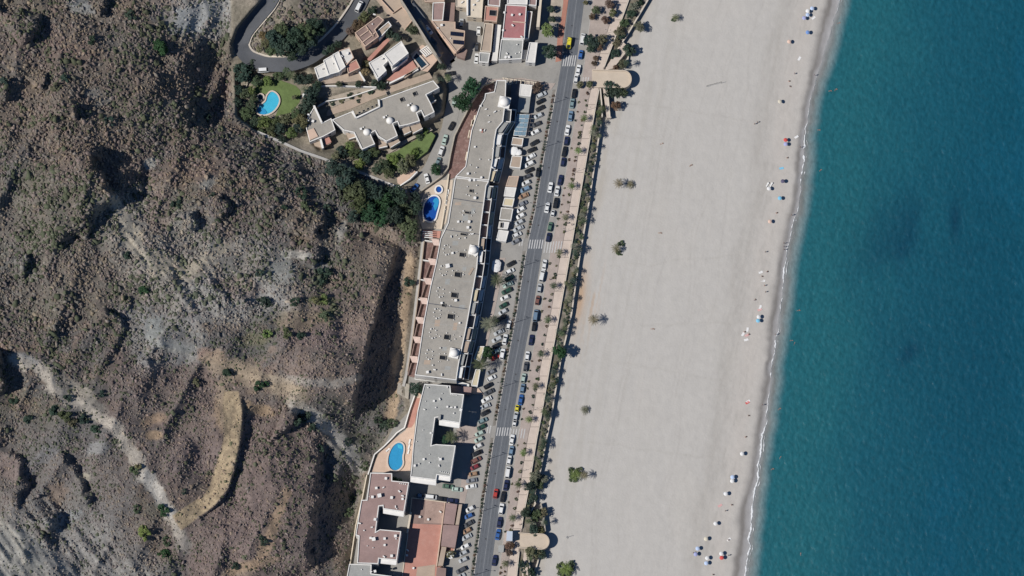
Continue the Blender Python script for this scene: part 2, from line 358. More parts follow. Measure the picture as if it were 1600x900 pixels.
def H(px, py):
    px = np.asarray(px, float); py = np.asarray(py, float); shp = px.shape; x = px.ravel(); y = py.ravel()
    z = np.full(x.shape, 20.0)
    for i in range(len(cp)): z += _w[i]*_phi(np.hypot(x-cp[i,0], y-cp[i,1]))
    built = poly_soft(x, y, BUILT, 14)
    amp = 1-built
    for pts, h, w, reach in CLIFFS:
        m = (np.abs(x-pts[0][0]) < 300) & (np.abs(y-pts[0][1]) < 420)
        if not m.any(): continue
        xx, yy = x[m], y[m]
        h0 = h; wob = (5 if h > 12 else 13)*fbm(xx/20, yy/20, 91, 4)*(0 if w < 3.1 else 1); reach = reach*(1.0 if w < 3.1 or h0 > 12 else 1.8); h = h*(1.0 if w < 3.1 or h0 > 12 else 0.85)
        d, s, t = seg_dist(xx, yy, pts); sd = d*s+wob
        tap = (sstep(0, 0.18, t) if h0 < 12 else sstep(-0.02, 0.06, t)*(0.4+0.6*sstep(0.0, 0.7, t)))*sstep(1, 0.82, t)*np.where((t <= 0) | (t >= 1), 0, 1)
        endfade = np.exp(-np.maximum(0, d-reach)/40)
        z[m] += h*tap*sstep(-w, w, sd)*np.exp(-np.maximum(sd, 0)/reach)*endfade
    z += amp*(4.2*fbm(x/100, y/95, 3, 3)+0.65*fbm(x/36, y/40, 5, 2)-3.6*np.abs(fbm((x+0.5*y)/62, (y-0.5*x)/120, 6, 2))+0.28*fbm(x/9, y/9, 9, 2))
    # slanting rock ribs low on the slope
    rib = poly_soft(x, y, [(-60,820),(90,800),(240,930),(150,1000),(-80,1000)], 60)+0.7*poly_soft(x, y, [(170,310),(260,400),(360,420),(400,470),(300,490),(220,430)], 30)
    rib = rib+0.6*poly_soft(x, y, [(430,620),(480,630),(570,740),(520,740)], 20)
    z += amp*rib*2.6*np.abs(fbm((x*0.8-y*0.6)/14, (x*0.6+y*0.8)/75, 33, 3))
    for poly, pz in PADS:
        if pz is None: continue
        k = poly_soft(x, y, poly, 7); z = z*(1-k)+pz*k
    k = poly_soft(x, y, FLAT, 10); z = z*(1-k)+(-0.12)*k
    return z.reshape(shp)
def h1(px, py): return float(H(np.array([px]), np.array([py]))[0])

# ------------------------------------------------------------------ hillside: ground mesh with its own cover colours
HX = np.arange(-96, 722, 2.1); HY = np.arange(-72, 976, 2.1)
gx, gy = np.meshgrid(HX, HY); gz = H(gx, gy)
wx, wy, wz = Un(gx, gy, gz)
PATCH = [ # centre x, y, radius x, y, rotation, colour, strength: soils and rock seen on the slope
 (300,28,34,22,-25,(0.34,0.345,0.335),1),(335,15,30,16,0,(0.33,0.33,0.315),0.8),(375,10,24,14,-20,(0.33,0.33,0.31),0.8),(125,10,28,16,20,(0.28,0.29,0.285),0.7),(250,5,24,8,0,(0.32,0.24,0.19),0.5),
 (205,370,16,46,-30,(0.37,0.33,0.265),1),(185,330,12,24,-30,(0.35,0.32,0.27),0.8),(250,415,40,20,30,(0.36,0.32,0.255),0.9),(300,420,36,16,-25,(0.34,0.30,0.24),0.7),(330,395,24,14,-30,(0.31,0.30,0.27),0.6),
 (235,255,12,8,-40,(0.36,0.35,0.31),0.9),(325,288,16,10,-30,(0.36,0.35,0.31),0.8),(160,160,16,6,-20,(0.30,0.29,0.26),0.5),(145,145,14,8,0,(0.30,0.29,0.26),0.5),
 (535,360,8,24,15,(0.39,0.36,0.31),1),(465,398,26,7,5,(0.37,0.35,0.31),1),(440,425,22,26,20,(0.30,0.30,0.275),0.8),(410,465,40,10,10,(0.31,0.30,0.28),0.8),(500,420,12,10,0,(0.30,0.30,0.28),0.6),
 (600,410,40,40,0,(0.28,0.22,0.17),0.6),(600,370,30,16,0,(0.30,0.235,0.185),0.6),(636,440,9,60,4,(0.36,0.27,0.19),0.9),(624,530,9,80,8,(0.37,0.275,0.185),0.9),(614,620,12,40,8,(0.33,0.26,0.19),0.7),
 (240,515,20,22,30,(0.30,0.31,0.29),0.9),(270,540,40,12,15,(0.33,0.33,0.305),0.8),(290,560,24,10,-10,(0.31,0.30,0.28),0.7),
 (375,575,40,16,10,(0.345,0.275,0.20),0.7),(430,600,46,16,20,(0.355,0.285,0.205),0.7),(400,640,30,10,10,(0.40,0.29,0.18),0.7),(340,560,16,14,0,(0.37,0.27,0.19),0.7),(320,555,14,12,0,(0.31,0.215,0.165),0.8),
 (350,650,18,36,0,(0.37,0.27,0.18),0.8),(470,595,60,8,6,(0.35,0.32,0.28),0.6),(500,660,40,12,40,(0.36,0.34,0.30),0.9),(470,630,24,10,40,(0.34,0.32,0.28),0.7),(530,700,24,10,40,(0.31,0.29,0.26),0.6),
 (45,565,30,12,35,(0.37,0.355,0.325),1),(75,590,12,26,-25,(0.41,0.37,0.31),1),(140,620,50,9,38,(0.38,0.34,0.28),0.9),(175,660,24,10,40,(0.39,0.35,0.30),1),(205,705,14,26,-30,(0.40,0.36,0.30),1),(230,750,16,14,30,(0.43,0.40,0.35),1),(255,780,10,22,-30,(0.41,0.38,0.33),1),(285,840,14,26,-10,(0.34,0.31,0.27),0.8),
 (245,655,24,12,-20,(0.35,0.25,0.17),0.8),(240,680,14,8,0,(0.36,0.26,0.17),0.8),
 (30,860,70,30,35,(0.30,0.295,0.27),0.9),(10,890,50,40,40,(0.31,0.30,0.27),0.8),(90,880,60,16,35,(0.29,0.28,0.26),0.7),(130,870,60,50,0,(0.235,0.225,0.215),0.5),(60,720,40,12,-35,(0.22,0.22,0.225),0.5),(150,700,22,12,0,(0.28,0.28,0.27),0.7),(130,745,16,8,0,(0.35,0.32,0.25),0.7),(100,810,30,12,-20,(0.25,0.26,0.26),0.7),
 (420,840,14,40,20,(0.34,0.25,0.17),0.7),(400,880,40,10,-10,(0.34,0.25,0.17),0.7),(370,895,30,8,0,(0.35,0.27,0.20),0.7),(90,770,22,16,0,(0.27,0.20,0.15),0.6),(20,730,24,24,0,(0.23,0.175,0.155),0.6),
 (60,70,60,30,0,(0.20,0.145,0.125),0.5),(120,85,30,20,0,(0.235,0.165,0.135),0.5),(310,260,40,24,0,(0.225,0.165,0.135),0.5),(250,330,24,40,0,(0.22,0.16,0.135),0.5),(370,450,40,20,0,(0.245,0.175,0.14),0.5),(330,130,60,30,0,(0.235,0.175,0.14),0.5),
 (500,520,70,26,0,(0.235,0.175,0.165),0.6),(560,500,30,40,0,(0.26,0.20,0.165),0.5),(250,620,80,30,20,(0.21,0.17,0.155),0.4),(300,720,50,40,0,(0.21,0.165,0.155),0.6),(380,830,50,60,0,(0.215,0.165,0.15),0.6),(430,720,50,50,0,(0.23,0.175,0.155),0.5),
 (500,470,24,8,5,(0.13,0.15,0.06),0.7),(515,490,22,8,0,(0.13,0.15,0.065),0.6),(400,530,30,10,0,(0.17,0.16,0.09),0.5),(470,500,50,20,0,(0.27,0.215,0.135),0.5)]
def cover(px, py):
    c = np.empty(px.shape+(3,)); n1 = fbm(px/60, py/60, 21, 4); n2 = fbm(px/17, py/17, 22, 4); n3 = fbm(px/5.5, py/5.5, 29, 2)
    n4 = fbm(px/2.6, py/2.6, 30, 2); n5 = fbm(px/130, py/130, 24, 2)
    a = np.array((0.168,0.138,0.118)); b = np.array((0.132,0.126,0.120)); d = np.array((0.218,0.165,0.125)); e = np.array((0.142,0.136,0.104))
    t = sstep(-0.45, 0.45, n1+0.5*n5)[..., None]; c = a*(1-t)+b*t
    t = sstep(0.0, 0.55, n2-0.4*n5)[..., None]*0.7; c = c*(1-t)+d*t
    t = sstep(0.1, 0.6, fbm(px/44, py/44, 25, 3))[..., None]*0.6; c = c*(1-t)+e*t
    n3 = n3+0.5*n4
    for poly, w_, col, st in ZONES:
        k = (poly_soft(px+14*n2, py+14*n1, poly, w_)*st*(0.75+0.5*n2))[..., None]; k = np.clip(k, 0, 1); c = c*(1-k)+np.array(col)*k
    for x, y, rx, ry, ro, col, st in PATCH:
        r = R(ro); dx = px-x; dy = py-y; u = (dx*math.cos(r)+dy*math.sin(r))/rx; v = (-dx*math.sin(r)+dy*math.cos(r))/ry
        q = np.sqrt(u*u+v*v)+0.45*n2+0.25*n3
        k = (sstep(1.15, 0.6, q)*st)[..., None]; c = c*(1-k)+np.array(col)*k
    for pts, wd, col, st in SOIL_LINES:
        dd, _, _ = seg_dist(px, py, pts)
        k = (sstep(1.3, 0.5, dd/wd+0.75*n2+0.3*n3)*st)[..., None]; c = c*(1-k)+np.array(col)*k
    tk = poly_soft(px, py, TERRACE, 2)[..., None]; tn = sstep(-0.4, 0.5, n3+0.5*n2)[..., None]
    c = c*(1-tk)+(np.array((0.42,0.33,0.215))*(1-tn)+np.array((0.315,0.245,0.165))*tn)*tk
    return c
ZONES = [([(230,560),(330,640),(345,780),(270,840),(330,960),(470,960),(500,760),(500,690),(430,640),(390,650),(385,720),(300,840),(280,840),(340,770),(350,640)], 26, (0.188,0.146,0.132), 0.8),
 ([(360,640),(480,650),(510,760),(480,960),(300,960),(290,830),(350,790)], 24, (0.190,0.148,0.134), 0.8), ([(180,560),(340,560),(345,700),(280,790),(220,720),(170,640)], 24, (0.188,0.147,0.132), 0.75),
 ([(-90,800),(80,790),(160,800),(260,900),(240,980),(-90,980)], 40, (0.265,0.26,0.245), 0.85), ([(-90,640),(130,660),(190,700),(200,800),(60,800),(-90,780)], 30, (0.165,0.158,0.155), 0.7),
 ([(150,320),(230,300),(340,370),(420,390),(470,480),(360,500),(240,460),(180,400)], 34, (0.315,0.295,0.26), 0.85), ([(190,480),(310,500),(320,560),(220,570)], 24, (0.28,0.28,0.27), 0.8), ([(280,440),(420,440),(450,480),(300,500)], 20, (0.295,0.29,0.275), 0.85),
 ([(-90,-80),(330,-80),(340,140),(180,200),(-90,220)], 60, (0.20,0.165,0.128), 0.55), ([(-90,300),(150,300),(190,460),(-90,480)], 50, (0.175,0.17,0.145), 0.6),
 ([(470,480),(590,440),(580,520),(555,620),(430,580)], 26, (0.245,0.19,0.165), 0.7), ([(240,0),(350,-10),(380,30),(330,60),(260,45)], 18, (0.34,0.345,0.335), 0.7)]
SOIL_LINES = [([(20,560),(62,578),(80,606),(140,640),(175,664),(206,706),(236,752),(262,792),(282,835)], 9, (0.43,0.385,0.325), 0.95), ([(228,742),(262,800)], 9, (0.48,0.45,0.40), 0.9),
 ([(180,315),(205,360),(225,400),(245,425)], 9, (0.41,0.37,0.30), 0.9), ([(240,425),(300,420),(350,385)], 8, (0.39,0.345,0.27), 0.7), ([(455,630),(500,660),(545,700),(560,735)], 11, (0.37,0.35,0.315), 0.8),
 ([(330,570),(380,585),(430,600),(470,622)], 16, (0.355,0.285,0.205), 0.65), ([(345,600),(352,640),(356,680)], 9, (0.345,0.275,0.20), 0.65), ([(450,770),(430,810),(418,850),(400,880),(360,895)], 7, (0.38,0.275,0.185), 0.75),
 ([(0,812),(30,850),(52,905)], 5, (0.40,0.375,0.32), 0.7), ([(35,830),(80,868),(120,905)], 5, (0.37,0.355,0.32), 0.6), ([(70,812),(130,862),(190,905)], 5, (0.33,0.32,0.30), 0.5), ([(0,868),(20,905)], 7, (0.38,0.365,0.33), 0.6),
 ([(640,400),(640,450),(632,520),(621,590),(612,650)], 8, (0.40,0.30,0.205), 0.85), ([(560,590),(520,600),(470,596)], 6, (0.37,0.335,0.29), 0.6)]
TERRACE = [(270,806),(295,789),(318,775),(327,762),(335,737),(347,700),(352,675),(349,640),(350,612),(372,612),(378,640),(377,675),(372,702),(364,737),(355,764),(335,789),(300,815),(283,828)]
gc = cover(gx, gy)
bw = poly_soft(gx, gy, BUILT, 6)[..., None]
gn = sstep(-0.3, 0.5, fbm(gx/20, gy/20, 41, 3))[..., None]
gc = gc*(1-bw)+(np.array((0.30,0.26,0.205))*gn+np.array((0.22,0.195,0.15))*(1-gn))*bw
attr_mat('hill_soil', rough=0.95, var=0.22, scale=1.0, bump=0.4, bscale=1.6, fine=0.2, fscale=4.0)
hill = obj('hillside', big_mesh('hillside', np.stack([wx, wy, wz], -1).reshape(-1, 3), grid_faces(*gx.shape), 'hill_soil', gc.reshape(-1, 3)))
tag(hill, 'rough brown hillside of scrub, pale rock and ochre soil above the buildings', kind='structure')

# scrub carpet: thousands of small twiggy domes, nobody could count them
ISLAND = [(402,40),(436,-15),(445,-70),(558,-70),(548,5),(520,44),(498,64),(470,82),(430,88),(398,80),(392,62)]
def scrub():
    n = 125000
    px = rng.uniform(-90, 668, n); py = rng.uniform(-66, 970, n)
    dens = 0.72+0.5*fbm(px/26, py/26, 61, 3)
    bare = np.zeros(n)
    for x, y, rx, ry, ro, col, st in PATCH:
        if col[0] < 0.27: continue
        r = R(ro); dx = px-x; dy = py-y; u = (dx*math.cos(r)+dy*math.sin(r))/rx; v = (-dx*math.sin(r)+dy*math.cos(r))/ry
        bare = np.maximum(bare, sstep(1.1, 0.6, np.sqrt(u*u+v*v))*st)
    terr = poly_soft(px, py, TERRACE, 3)*1.1
    for pts, wd, col_, st_ in SOIL_LINES: bare = np.maximum(bare, sstep(1.1, 0.5, seg_dist(px, py, pts)[0]/wd)*st_)
    keep = (rng.uniform(0, 1, n) < dens*(1-0.68*np.maximum(bare, terr))) & ((poly_soft(px, py, BUILT, 4) < 0.3) | ((poly_soft(px, py, ISLAND, 2) > 0.9) & (fbm(px/16, py/16, 63, 2) > -0.35)))
    px, py = px[keep], py[keep]; n = len(px)
    cov = cover(px, py)
    lum = 0.78+0.5*rng.normal(0, 0.32, n)
    kind = rng.uniform(0, 1, n)+0.55*fbm(px/46, py/46, 71, 3)
    col = np.empty((n, 3))
    grey = np.array((0.225,0.205,0.18)); purp = np.array((0.228,0.168,0.158)); straw = np.array((0.33,0.255,0.17)); olive = np.array((0.085,0.105,0.058))
    for i in range(3):
        col[:, i] = np.where(kind < 0.15, olive[i], np.where(kind < 0.5, grey[i], np.where(kind < 0.86, purp[i], straw[i])))
    col = np.where((kind < 0.12)[:, None], 0.8*col+0.2*cov, 0.42*col+0.58*cov*1.12)*np.clip(lum*0.95+0.2, 0.42, 1.6)[:, None]
    fine_ = sstep(430, 620, py+0.25*(px-250))*(0.85+0.3*fbm(px/60, py/60, 73, 2)); rad = np.clip(rng.lognormal(-0.86, 0.42, n), 0.16, 1.25)*(1-0.34*fine_)*np.where(kind < 0.12, 1.3, 1.0)*(1-0.3*bare[keep]); hh = rad*rng.uniform(0.6, 1.35, n); stretch = rng.uniform(0.7, 1.35, n); sa = rng.uniform(0, 3.14, n)
    bx, by, bz = Un(px, py, H(px, py))
    S = 6; rings = [(1.0, -0.12), (0.62, 0.62)]
    nv = S*2+1; V = np.zeros((n, nv, 3)); ph = rng.uniform(0, 6.28, n)
    for j, (rr, zz) in enumerate(rings):
        for k in range(S):
            t = ph+2*math.pi*(k+0.5*j)/S; jr = rad*rr*rng.uniform(0.5, 1.35, n); ex = np.cos(t)*jr*stretch; ey = np.sin(t)*jr/stretch
            V[:, j*S+k, 0] = bx+ex*np.cos(sa)-ey*np.sin(sa); V[:, j*S+k, 1] = by+ex*np.sin(sa)+ey*np.cos(sa); V[:, j*S+k, 2] = bz+hh*zz*rng.uniform(0.5, 1.45, n)
    V[:, -1, 0] = bx+rng.normal(0, 0.15, n)*rad; V[:, -1, 1] = by+rng.normal(0, 0.15, n)*rad; V[:, -1, 2] = bz+hh
    F = []
    for j in range(1):
        for k in range(S):
            a, b, c, d = j*S+k, j*S+(k+1) % S, (j+1)*S+(k+1) % S, (j+1)*S+k
            F += [(a, b, d), (b, c, d)]
    for k in range(S): F.append((S+k, S+(k+1) % S, nv-1))
    F = np.array(F); FF = (F[None]+(np.arange(n)*nv)[:, None, None]).reshape(-1, 3)
    cc = np.repeat(col[:, None, :], nv, 1)
    attr_mat('scrub_twigs', rough=0.95, var=0.3, scale=3.0, fine=0.25, fscale=9.0)
    o = obj('scrub', big_mesh('scrub', V.reshape(-1, 3), FF, 'scrub_twigs', cc.reshape(-1, 3), smooth=False))
    tag(o, 'dry grey-brown scrub carpeting the whole hillside', 'scrub', kind='stuff')
scrub()

# ------------------------------------------------------------------ beach and sea
def beach():
    X = np.arange(740, 1420, 2.2); Y = np.arange(-72, 976, 2.2); x, y = np.meshgrid(X, Y)
    g, w, f = GW(y), WET(y), FOAM(y)
    w = w+5*fbm(y/40, y*0+3, 5, 3)+1.6*fbm(y/8, y*0+1, 6, 2)
    t = np.clip((x-g)/(w-g), 0, 1)
    z = BEACH_Z+(SEA_Z+0.75-BEACH_Z)*t**1.3
    z = np.where(x > w, SEA_Z+0.75-0.75*np.clip((x-w)/np.maximum(f-w, 4), 0, 1)**0.8, z)
    z = np.where(x > f, SEA_Z-(x-f)*0.03, z)
    z += 0.06*fbm(x/14, y/40, 8, 3)+0.05*fbm(x/4, y/4, 9, 2)*sstep(0.3, 0.8, t)
    dry = np.array((0.486,0.462,0.426)); c = np.broadcast_to(dry, x.shape+(3,)).copy()
    def lay(col, k):
        nonlocal c
        k = np.clip(k, 0, 1)[..., None]; c = c*(1-k)+np.array(col)*k
    s = x-RL(y)
    lay((0.50,0.47,0.425), 0.45*sstep(0.1, 0.6, fbm(x/90, y/160, 31, 3)))
    lay((0.44,0.415,0.375), 0.65*sstep(0.0, 0.6, fbm((x+0.19*y)/7, y/150, 32, 3))*sstep(0.6, 0.1, t))          # rake and tyre lines along the beach
    lay((0.43,0.385,0.325), 0.75*sstep(0.12, 0.0, t)*sstep(-0.4, 0.4, fbm((x+0.19*y)/9, y/60, 33, 3)))
    lay((0.47,0.315,0.20), 0.85*np.exp(-((x-g-10)/9)**2-((y-465)/50)**2)+0.5*np.exp(-((x-g-30)/12)**2-((y-470)/60)**2)*sstep(0, 0.5, fbm((x+0.19*y)/4, y/60, 34, 2)))
    for k in range(16):                                                                                            # vehicle tracks and foot trails
        u0 = 0.05+0.9*((k*0.618) % 1); line = g+(w-g)*(u0+0.05*fbm(y/160, y*0+k, 140+k, 2)); on = sstep(-0.15, 0.2, fbm(y/120, y*0+k*3, 170+k, 2))
        lay((0.415,0.39,0.355), (0.34 if k % 3 else 0.5)*on*np.maximum(np.exp(-((x-line)/1.3)**2), np.exp(-((x-line-6.5)/1.3)**2) if k % 2 else 0)*(0.7+0.6*fbm(x/3, y/5, 45, 2)))
    for x0, y0, x1, y1 in [(955,208,1040,222),(1000,512,1190,500),(960,160,1200,190),(900,690,1150,720),(930,560,1180,600),(940,420,1215,390)]:
        dd, _, _ = seg_dist(x+5*fbm(x/30, y/30, 46, 2), y+5*fbm(x/30, y/30, 47, 2), [(x0, y0), (x1, y1)]); lay((0.41,0.385,0.345), 0.45*sstep(3, 0, dd)*(0.6+0.8*fbm(x/3, y/3, 48, 2)))
    d = w-x                                                                                                        # trodden strip near the water
    wob = 7*fbm(x/60, y/70, 35, 3)
    lay((0.39,0.365,0.33), 0.65*np.exp(-((d-58+wob)/15)**2)*(0.75+0.6*fbm((x+0.19*y)/6, y/30, 36, 3)))
    lay((0.50,0.46,0.415), 0.75*np.exp(-((d-24+wob)/20)**2))
    lay((0.40,0.375,0.34), 0.55*sstep(0.15, 0.6, fbm((x+0.2*y)/5, y/26, 37, 3))*np.exp(-((d-40)/34)**2))
    lay((0.33,0.305,0.28), 0.5*sstep(9, 0, np.abs(d+1+3*fbm(y/30, y*0, 38, 2))))
    lay((0.215,0.198,0.182), 0.95*sstep(-1.0, 7.0, -d+2*fbm(x/10, y/30, 39, 2)))
    sw = np.maximum(8.0, f-w)
    lay((0.36,0.345,0.335), 0.9*sstep(0.35, 0.62, (x-w)/sw+0.12*fbm(x/8, y/24, 40, 3))*sstep(9, 20, f-w+6*fbm(y/30, y*0+2, 43, 2)))
    lay((0.43,0.42,0.415), 0.8*np.exp(-((x-f+1+2.5*fbm(y/16, y*0+5, 44, 2))/3.5)**2))
    o = obj('beach', big_mesh('beach', np.stack(Un(x, y, z), -1).reshape(-1, 3), grid_faces(*x.shape), (attr_mat('beach_sand', rough=0.9, var=0.035, scale=0.35, bump=0.25, bscale=1.3, fine=0.03, fscale=3.0), 'beach_sand')[1], c.reshape(-1, 3)))
    tag(o, 'wide pale grey sand beach with a dark wet edge', kind='structure')
beach()

def sea():
    m = bpy.data.materials.new('sea_water'); nt, N, L, P = nodes(m); MATS['sea_water'] = m
    at = N.new('ShaderNodeAttribute'); at.attribute_name = 'Col'; P.inputs['Roughness'].default_value = 0.32; P.inputs['Specular IOR Level'].default_value = 0.3
    g = N.new('ShaderNodeNewGeometry'); mp = N.new('ShaderNodeMapping'); mp.inputs['Scale'].default_value = (1.0, 0.62, 1); mp.inputs['Rotation'].default_value = (0, 0, R(20)); L.new(g.outputs['Position'], mp.inputs['Vector'])
    t = N.new('ShaderNodeTexNoise'); t.inputs['Scale'].default_value = 0.8; t.inputs['Detail'].default_value = 5; t.inputs['Roughness'].default_value = 0.65; L.new(mp.outputs[0], t.inputs['Vector'])
    q = N.new('ShaderNodeMapRange'); q.inputs[1].default_value = 0.3; q.inputs[2].default_value = 0.7; q.inputs[3].default_value = 0.80; q.inputs[4].default_value = 1.2; L.new(t.outputs[0], q.inputs[0])
    v = N.new('ShaderNodeVectorMath'); v.operation = 'SCALE'; L.new(at.outputs['Color'], v.inputs[0]); L.new(q.outputs[0], v.inputs['Scale']); L.new(v.outputs[0], P.inputs['Base Color'])
    bp = N.new('ShaderNodeBump'); bp.inputs['Strength'].default_value = 0.55; bp.inputs['Distance'].default_value = 0.4; L.new(t.outputs[0], bp.inputs['Height']); L.new(bp.outputs[0], P.inputs['Normal'])
    L.new(at.outputs['Alpha'], P.inputs['Alpha'])
    X = np.concatenate([np.arange(1110, 1620, 1.9), np.arange(1620, 1800, 6.0)]); Y = np.arange(-72, 976, 1.9); x, y = np.meshgrid(X, Y)
    f = FOAM(y); d = x-f
    z = SEA_Z+0.04+0.16*fbm((x*0.9+y*0.35)/6.0, (y*0.9-x*0.35)/9.0, 51, 3)*sstep(4, 40, d)+0.05*fbm(x/2.6, y/3.4, 57, 2)*sstep(2, 20, d)
    z = np.where(d < 0, SEA_Z+0.012+np.clip(-d, 0, 60)*0.004, z)
    shallow = np.array((0.24,0.29,0.29)); teal = np.array((0.016,0.116,0.142)); mid = np.array((0.0085,0.083,0.122)); deep = np.array((0.0055,0.072,0.113)); dark = np.array((0.0045,0.044,0.080))
    wob = 16*fbm(x/60, y/90, 52, 3)
    c = np.broadcast_to(shallow, x.shape+(3,)).copy()
    def lay(col, k):
        nonlocal c
        k = np.clip(k, 0, 1)[..., None]; c = c*(1-k)+col*k
    lay(teal, sstep(4, 26, d+wob*0.25)); lay(mid, 0.9*sstep(60, 190, d+wob*1.5)); lay(deep, 0.9*sstep(170, 330, d+wob*2.2))
    n = fbm(x/70, y/90, 53, 4)
    lay(dark, 0.8*np.exp(-((x-1445)/100)**2-((y-400)/95)**2)*sstep(-0.5, 0.4, n)+0.6*np.exp(-((x-1420+0.5*(y-552))/15)**2-((y-552)/18)**2)+0.75*np.exp(-((x-1492)/9)**2-((y-345)/26)**2)+0.25*np.exp(-((x-1520)/120)**2-((y-560)/160)**2))
    lay(np.array((0.006,0.084,0.140)), 0.6*sstep(0.05, 0.6, n)*sstep(200, 330, d))
    lay(np.array((0.016,0.116,0.142)), 0.4*sstep(0.1, 0.7, fbm(x/45, y/120, 54, 3))*sstep(260, 60, d)*sstep(20, 60, d))
    al = 0.25*sstep(-6, 2, d+2.5*fbm(x/8, y/22, 55, 2))+0.75*sstep(1, 14, d+2.5*fbm(x/8, y/22, 55, 2)+wob*0.12)
    al = np.maximum(al, 0.0)
    col = np.concatenate([c, al[..., None]], -1)
    keep = d > -26
    o = obj('sea', big_mesh('sea', np.stack(Un(x, y, z), -1).reshape(-1, 3), grid_faces(*x.shape), 'sea_water', col.reshape(-1, 4)))
    tag(o, 'blue-green sea with small ripples, paler along the shore', kind='structure')
    # foam lace lying on the water line
    rows = np.arange(-60, 965, 1.0); f = FOAM(rows)+1.6*fbm(rows/14, rows*0, 81, 3)
    base = np.interp(rows, [0,60,110,140,175,195,215,240,262,285,300,320,335,352,375,400,418,440,455,475,500,530,545,575,585,605,640,680,720,760,800,850,900],
                           [0.9,0.15,0.1,0.5,1.5,1.2,1.6,3.2,3.4,1.6,0.5,0.6,2.4,2.6,1.2,0.8,1.8,2.6,1.6,1.2,0.8,1.6,1.8,1.0,2.6,0.5,1.2,2.4,2.6,2.0,2.5,2.8,1.8])
    wd = 0.75*base*(0.7+1.5*fbm(rows/6, rows*0+4, 82, 3)+0.5*fbm(rows/40, rows*0+1, 89, 2))
    def ribbon(off, wdt, seed, thr):
        V = []; F = []; n = len(rows); cols = 5
        e1 = 0.8*fbm(rows/3.2, rows*0+seed, 83+seed, 2)
        for i in range(n):
            for k in range(cols):
                u = k/(cols-1)-0.5
                p = U(f[i]+off+e1[i]+u*max(wdt[i], 0), rows[i], SEA_Z+0.10+0.10*(1-abs(2*u))); V.append(p)
        for i in range(n-1):
            if wdt[i] < thr: continue
            for k in range(cols-1): F.append((i*cols+k, (i+1)*cols+k, (i+1)*cols+k+1, i*cols+k+1))
        return V, F
    V, F = merge([ribbon(0, wd, 1, 0.18), ribbon(4.0, 0.5*wd*(0.3+1.2*fbm(rows/9, rows*0+7, 84, 2)), 2, 0.35), ribbon(-3.0, 0.4*wd*(1.0*fbm(rows/11, rows*0+9, 86, 2)), 3, 0.3)])
    mat('foam_white', (0.72,0.73,0.73), 0.12, 1.5, 0.9, 0.2, 6.0)
    tag(obj('sea_foam', mesh('sea_foam', V, F, 'foam_white', True)), 'thin white foam along the waterline', 'foam', kind='stuff')
sea()

# ------------------------------------------------------------------ flat town ground, roads and pavements
def strip_mesh(name, fl, fr, y0, y1, z0, z1, material, step=6):
    ys = np.arange(y0, y1+0.01, (y1-y0)/max(1, round((y1-y0)/step))); V = []; F = []
    for y in ys:
        for z, f in ((z1, fl), (z1, fr), (z0, fr), (z0, fl)): V.append(U(float(f(y)), y, z1).xy.to_3d()+Vector((0, 0, z)))
    n = len(ys)
    for i in range(n-1):
        a = i*4; b = a+4
        for k in range(4): F.append((a+k, b+k, b+(k+1) % 4, a+(k+1) % 4))
    F += [(0, 1, 2, 3), ((n-1)*4+3, (n-1)*4+2, (n-1)*4+1, (n-1)*4)]
    return mesh(name, V, F, material)
def struct(name, me, label=None, parent=None): return tag(obj(name, me, parent), label, kind='structure' if parent is None else None)
def flat(name, pts, z, material, thick=0.1, label=None, parent=None):
    return struct(name, slab_mesh(name, poly_px(pts, z), z-thick, z, material), label, parent)
off = lambda f, d: (lambda y: f(y)+d)

west_edge = lambda y: np.interp(y, [-80,98,180,262,300,330,372,480,600,640,672,740,790,885,980], [668,702,708,676,650,664,658,650,638,641,612,580,567,550,542])
struct('town_ground', strip_mesh('town_ground', west_edge, off(PR_, -2), -75, 975, -4.5, -0.06, 'street_concrete'), 'pale concrete ground the street blocks stand on')
road = struct('road', strip_mesh('road', RL, RR, -75, 975, -0.05, 0.0, 'asphalt'), 'grey asphalt beach road')
obj('centre_line', strip_mesh('centre_line', lambda y: (RL(y)+RR(y))/2-0.22, lambda y: (RL(y)+RR(y))/2+0.22, -75, 975, 0.001, 0.006, 'road_paint'), road)
mat('tyre_wear', (0.118,0.127,0.141), 0.12, 0.3, 0.8, 0.12, 2.5, stain=0.6, stain_col=(0.15,0.158,0.17))
for fr in (0.14, 0.34, 0.63, 0.83): obj('wheel_path', strip_mesh('wheel_path', lambda y, fr=fr: RL(y)+(RR(y)-RL(y))*fr-1.3+0.4*fbm(np.asarray(y, float)/20, np.asarray(y, float)*0+fr*9, 95, 2), lambda y, fr=fr: RL(y)+(RR(y)-RL(y))*fr+1.3+0.4*fbm(np.asarray(y, float)/23, np.asarray(y, float)*0+fr*5, 96, 2), -75, 975, 0.0005, 0.0035, 'tyre_wear'), road)
MANHOLE = mesh('manhole_cover', *tube_vf((0,0,0), (0,0,0.012), 0.36, 0.36, 14), 'dark_metal')
for q in (40, 190, 262, 300, 352, 440, 532, 585, 640, 740, 842): obj('manhole_cover', MANHOLE, road, U(float(RL(q))+(9.5 if q % 3 else 15.5), q, 0.003))
lane = struct('parking_lane', strip_mesh('parking_lane', off(RR, 0.1), off(RR, 13), -75, 975, -0.05, -0.004, 'lot_asphalt'), 'pale parking lane along the road')
lot_l = lambda y: np.interp(y, [120,150,212,290,375,400,470,560,600,690,760,790,900,975], [842,830,820,808,792,778,762,748,742,728,716,726,702,690])
struct('parking_lot', strip_mesh('parking_lot', lot_l, off(RL, -7), 122, 975, -0.05, 0.004, 'lot_asphalt'), 'long pale asphalt parking lot west of the road')
struct('pavement', strip_mesh('pavement', off(RR, 13.2), off(PL_, -0.3), -75, 975, -0.05, 0.10, 'pavement_pink'), 'pinkish pavement between parking lane and promenade')
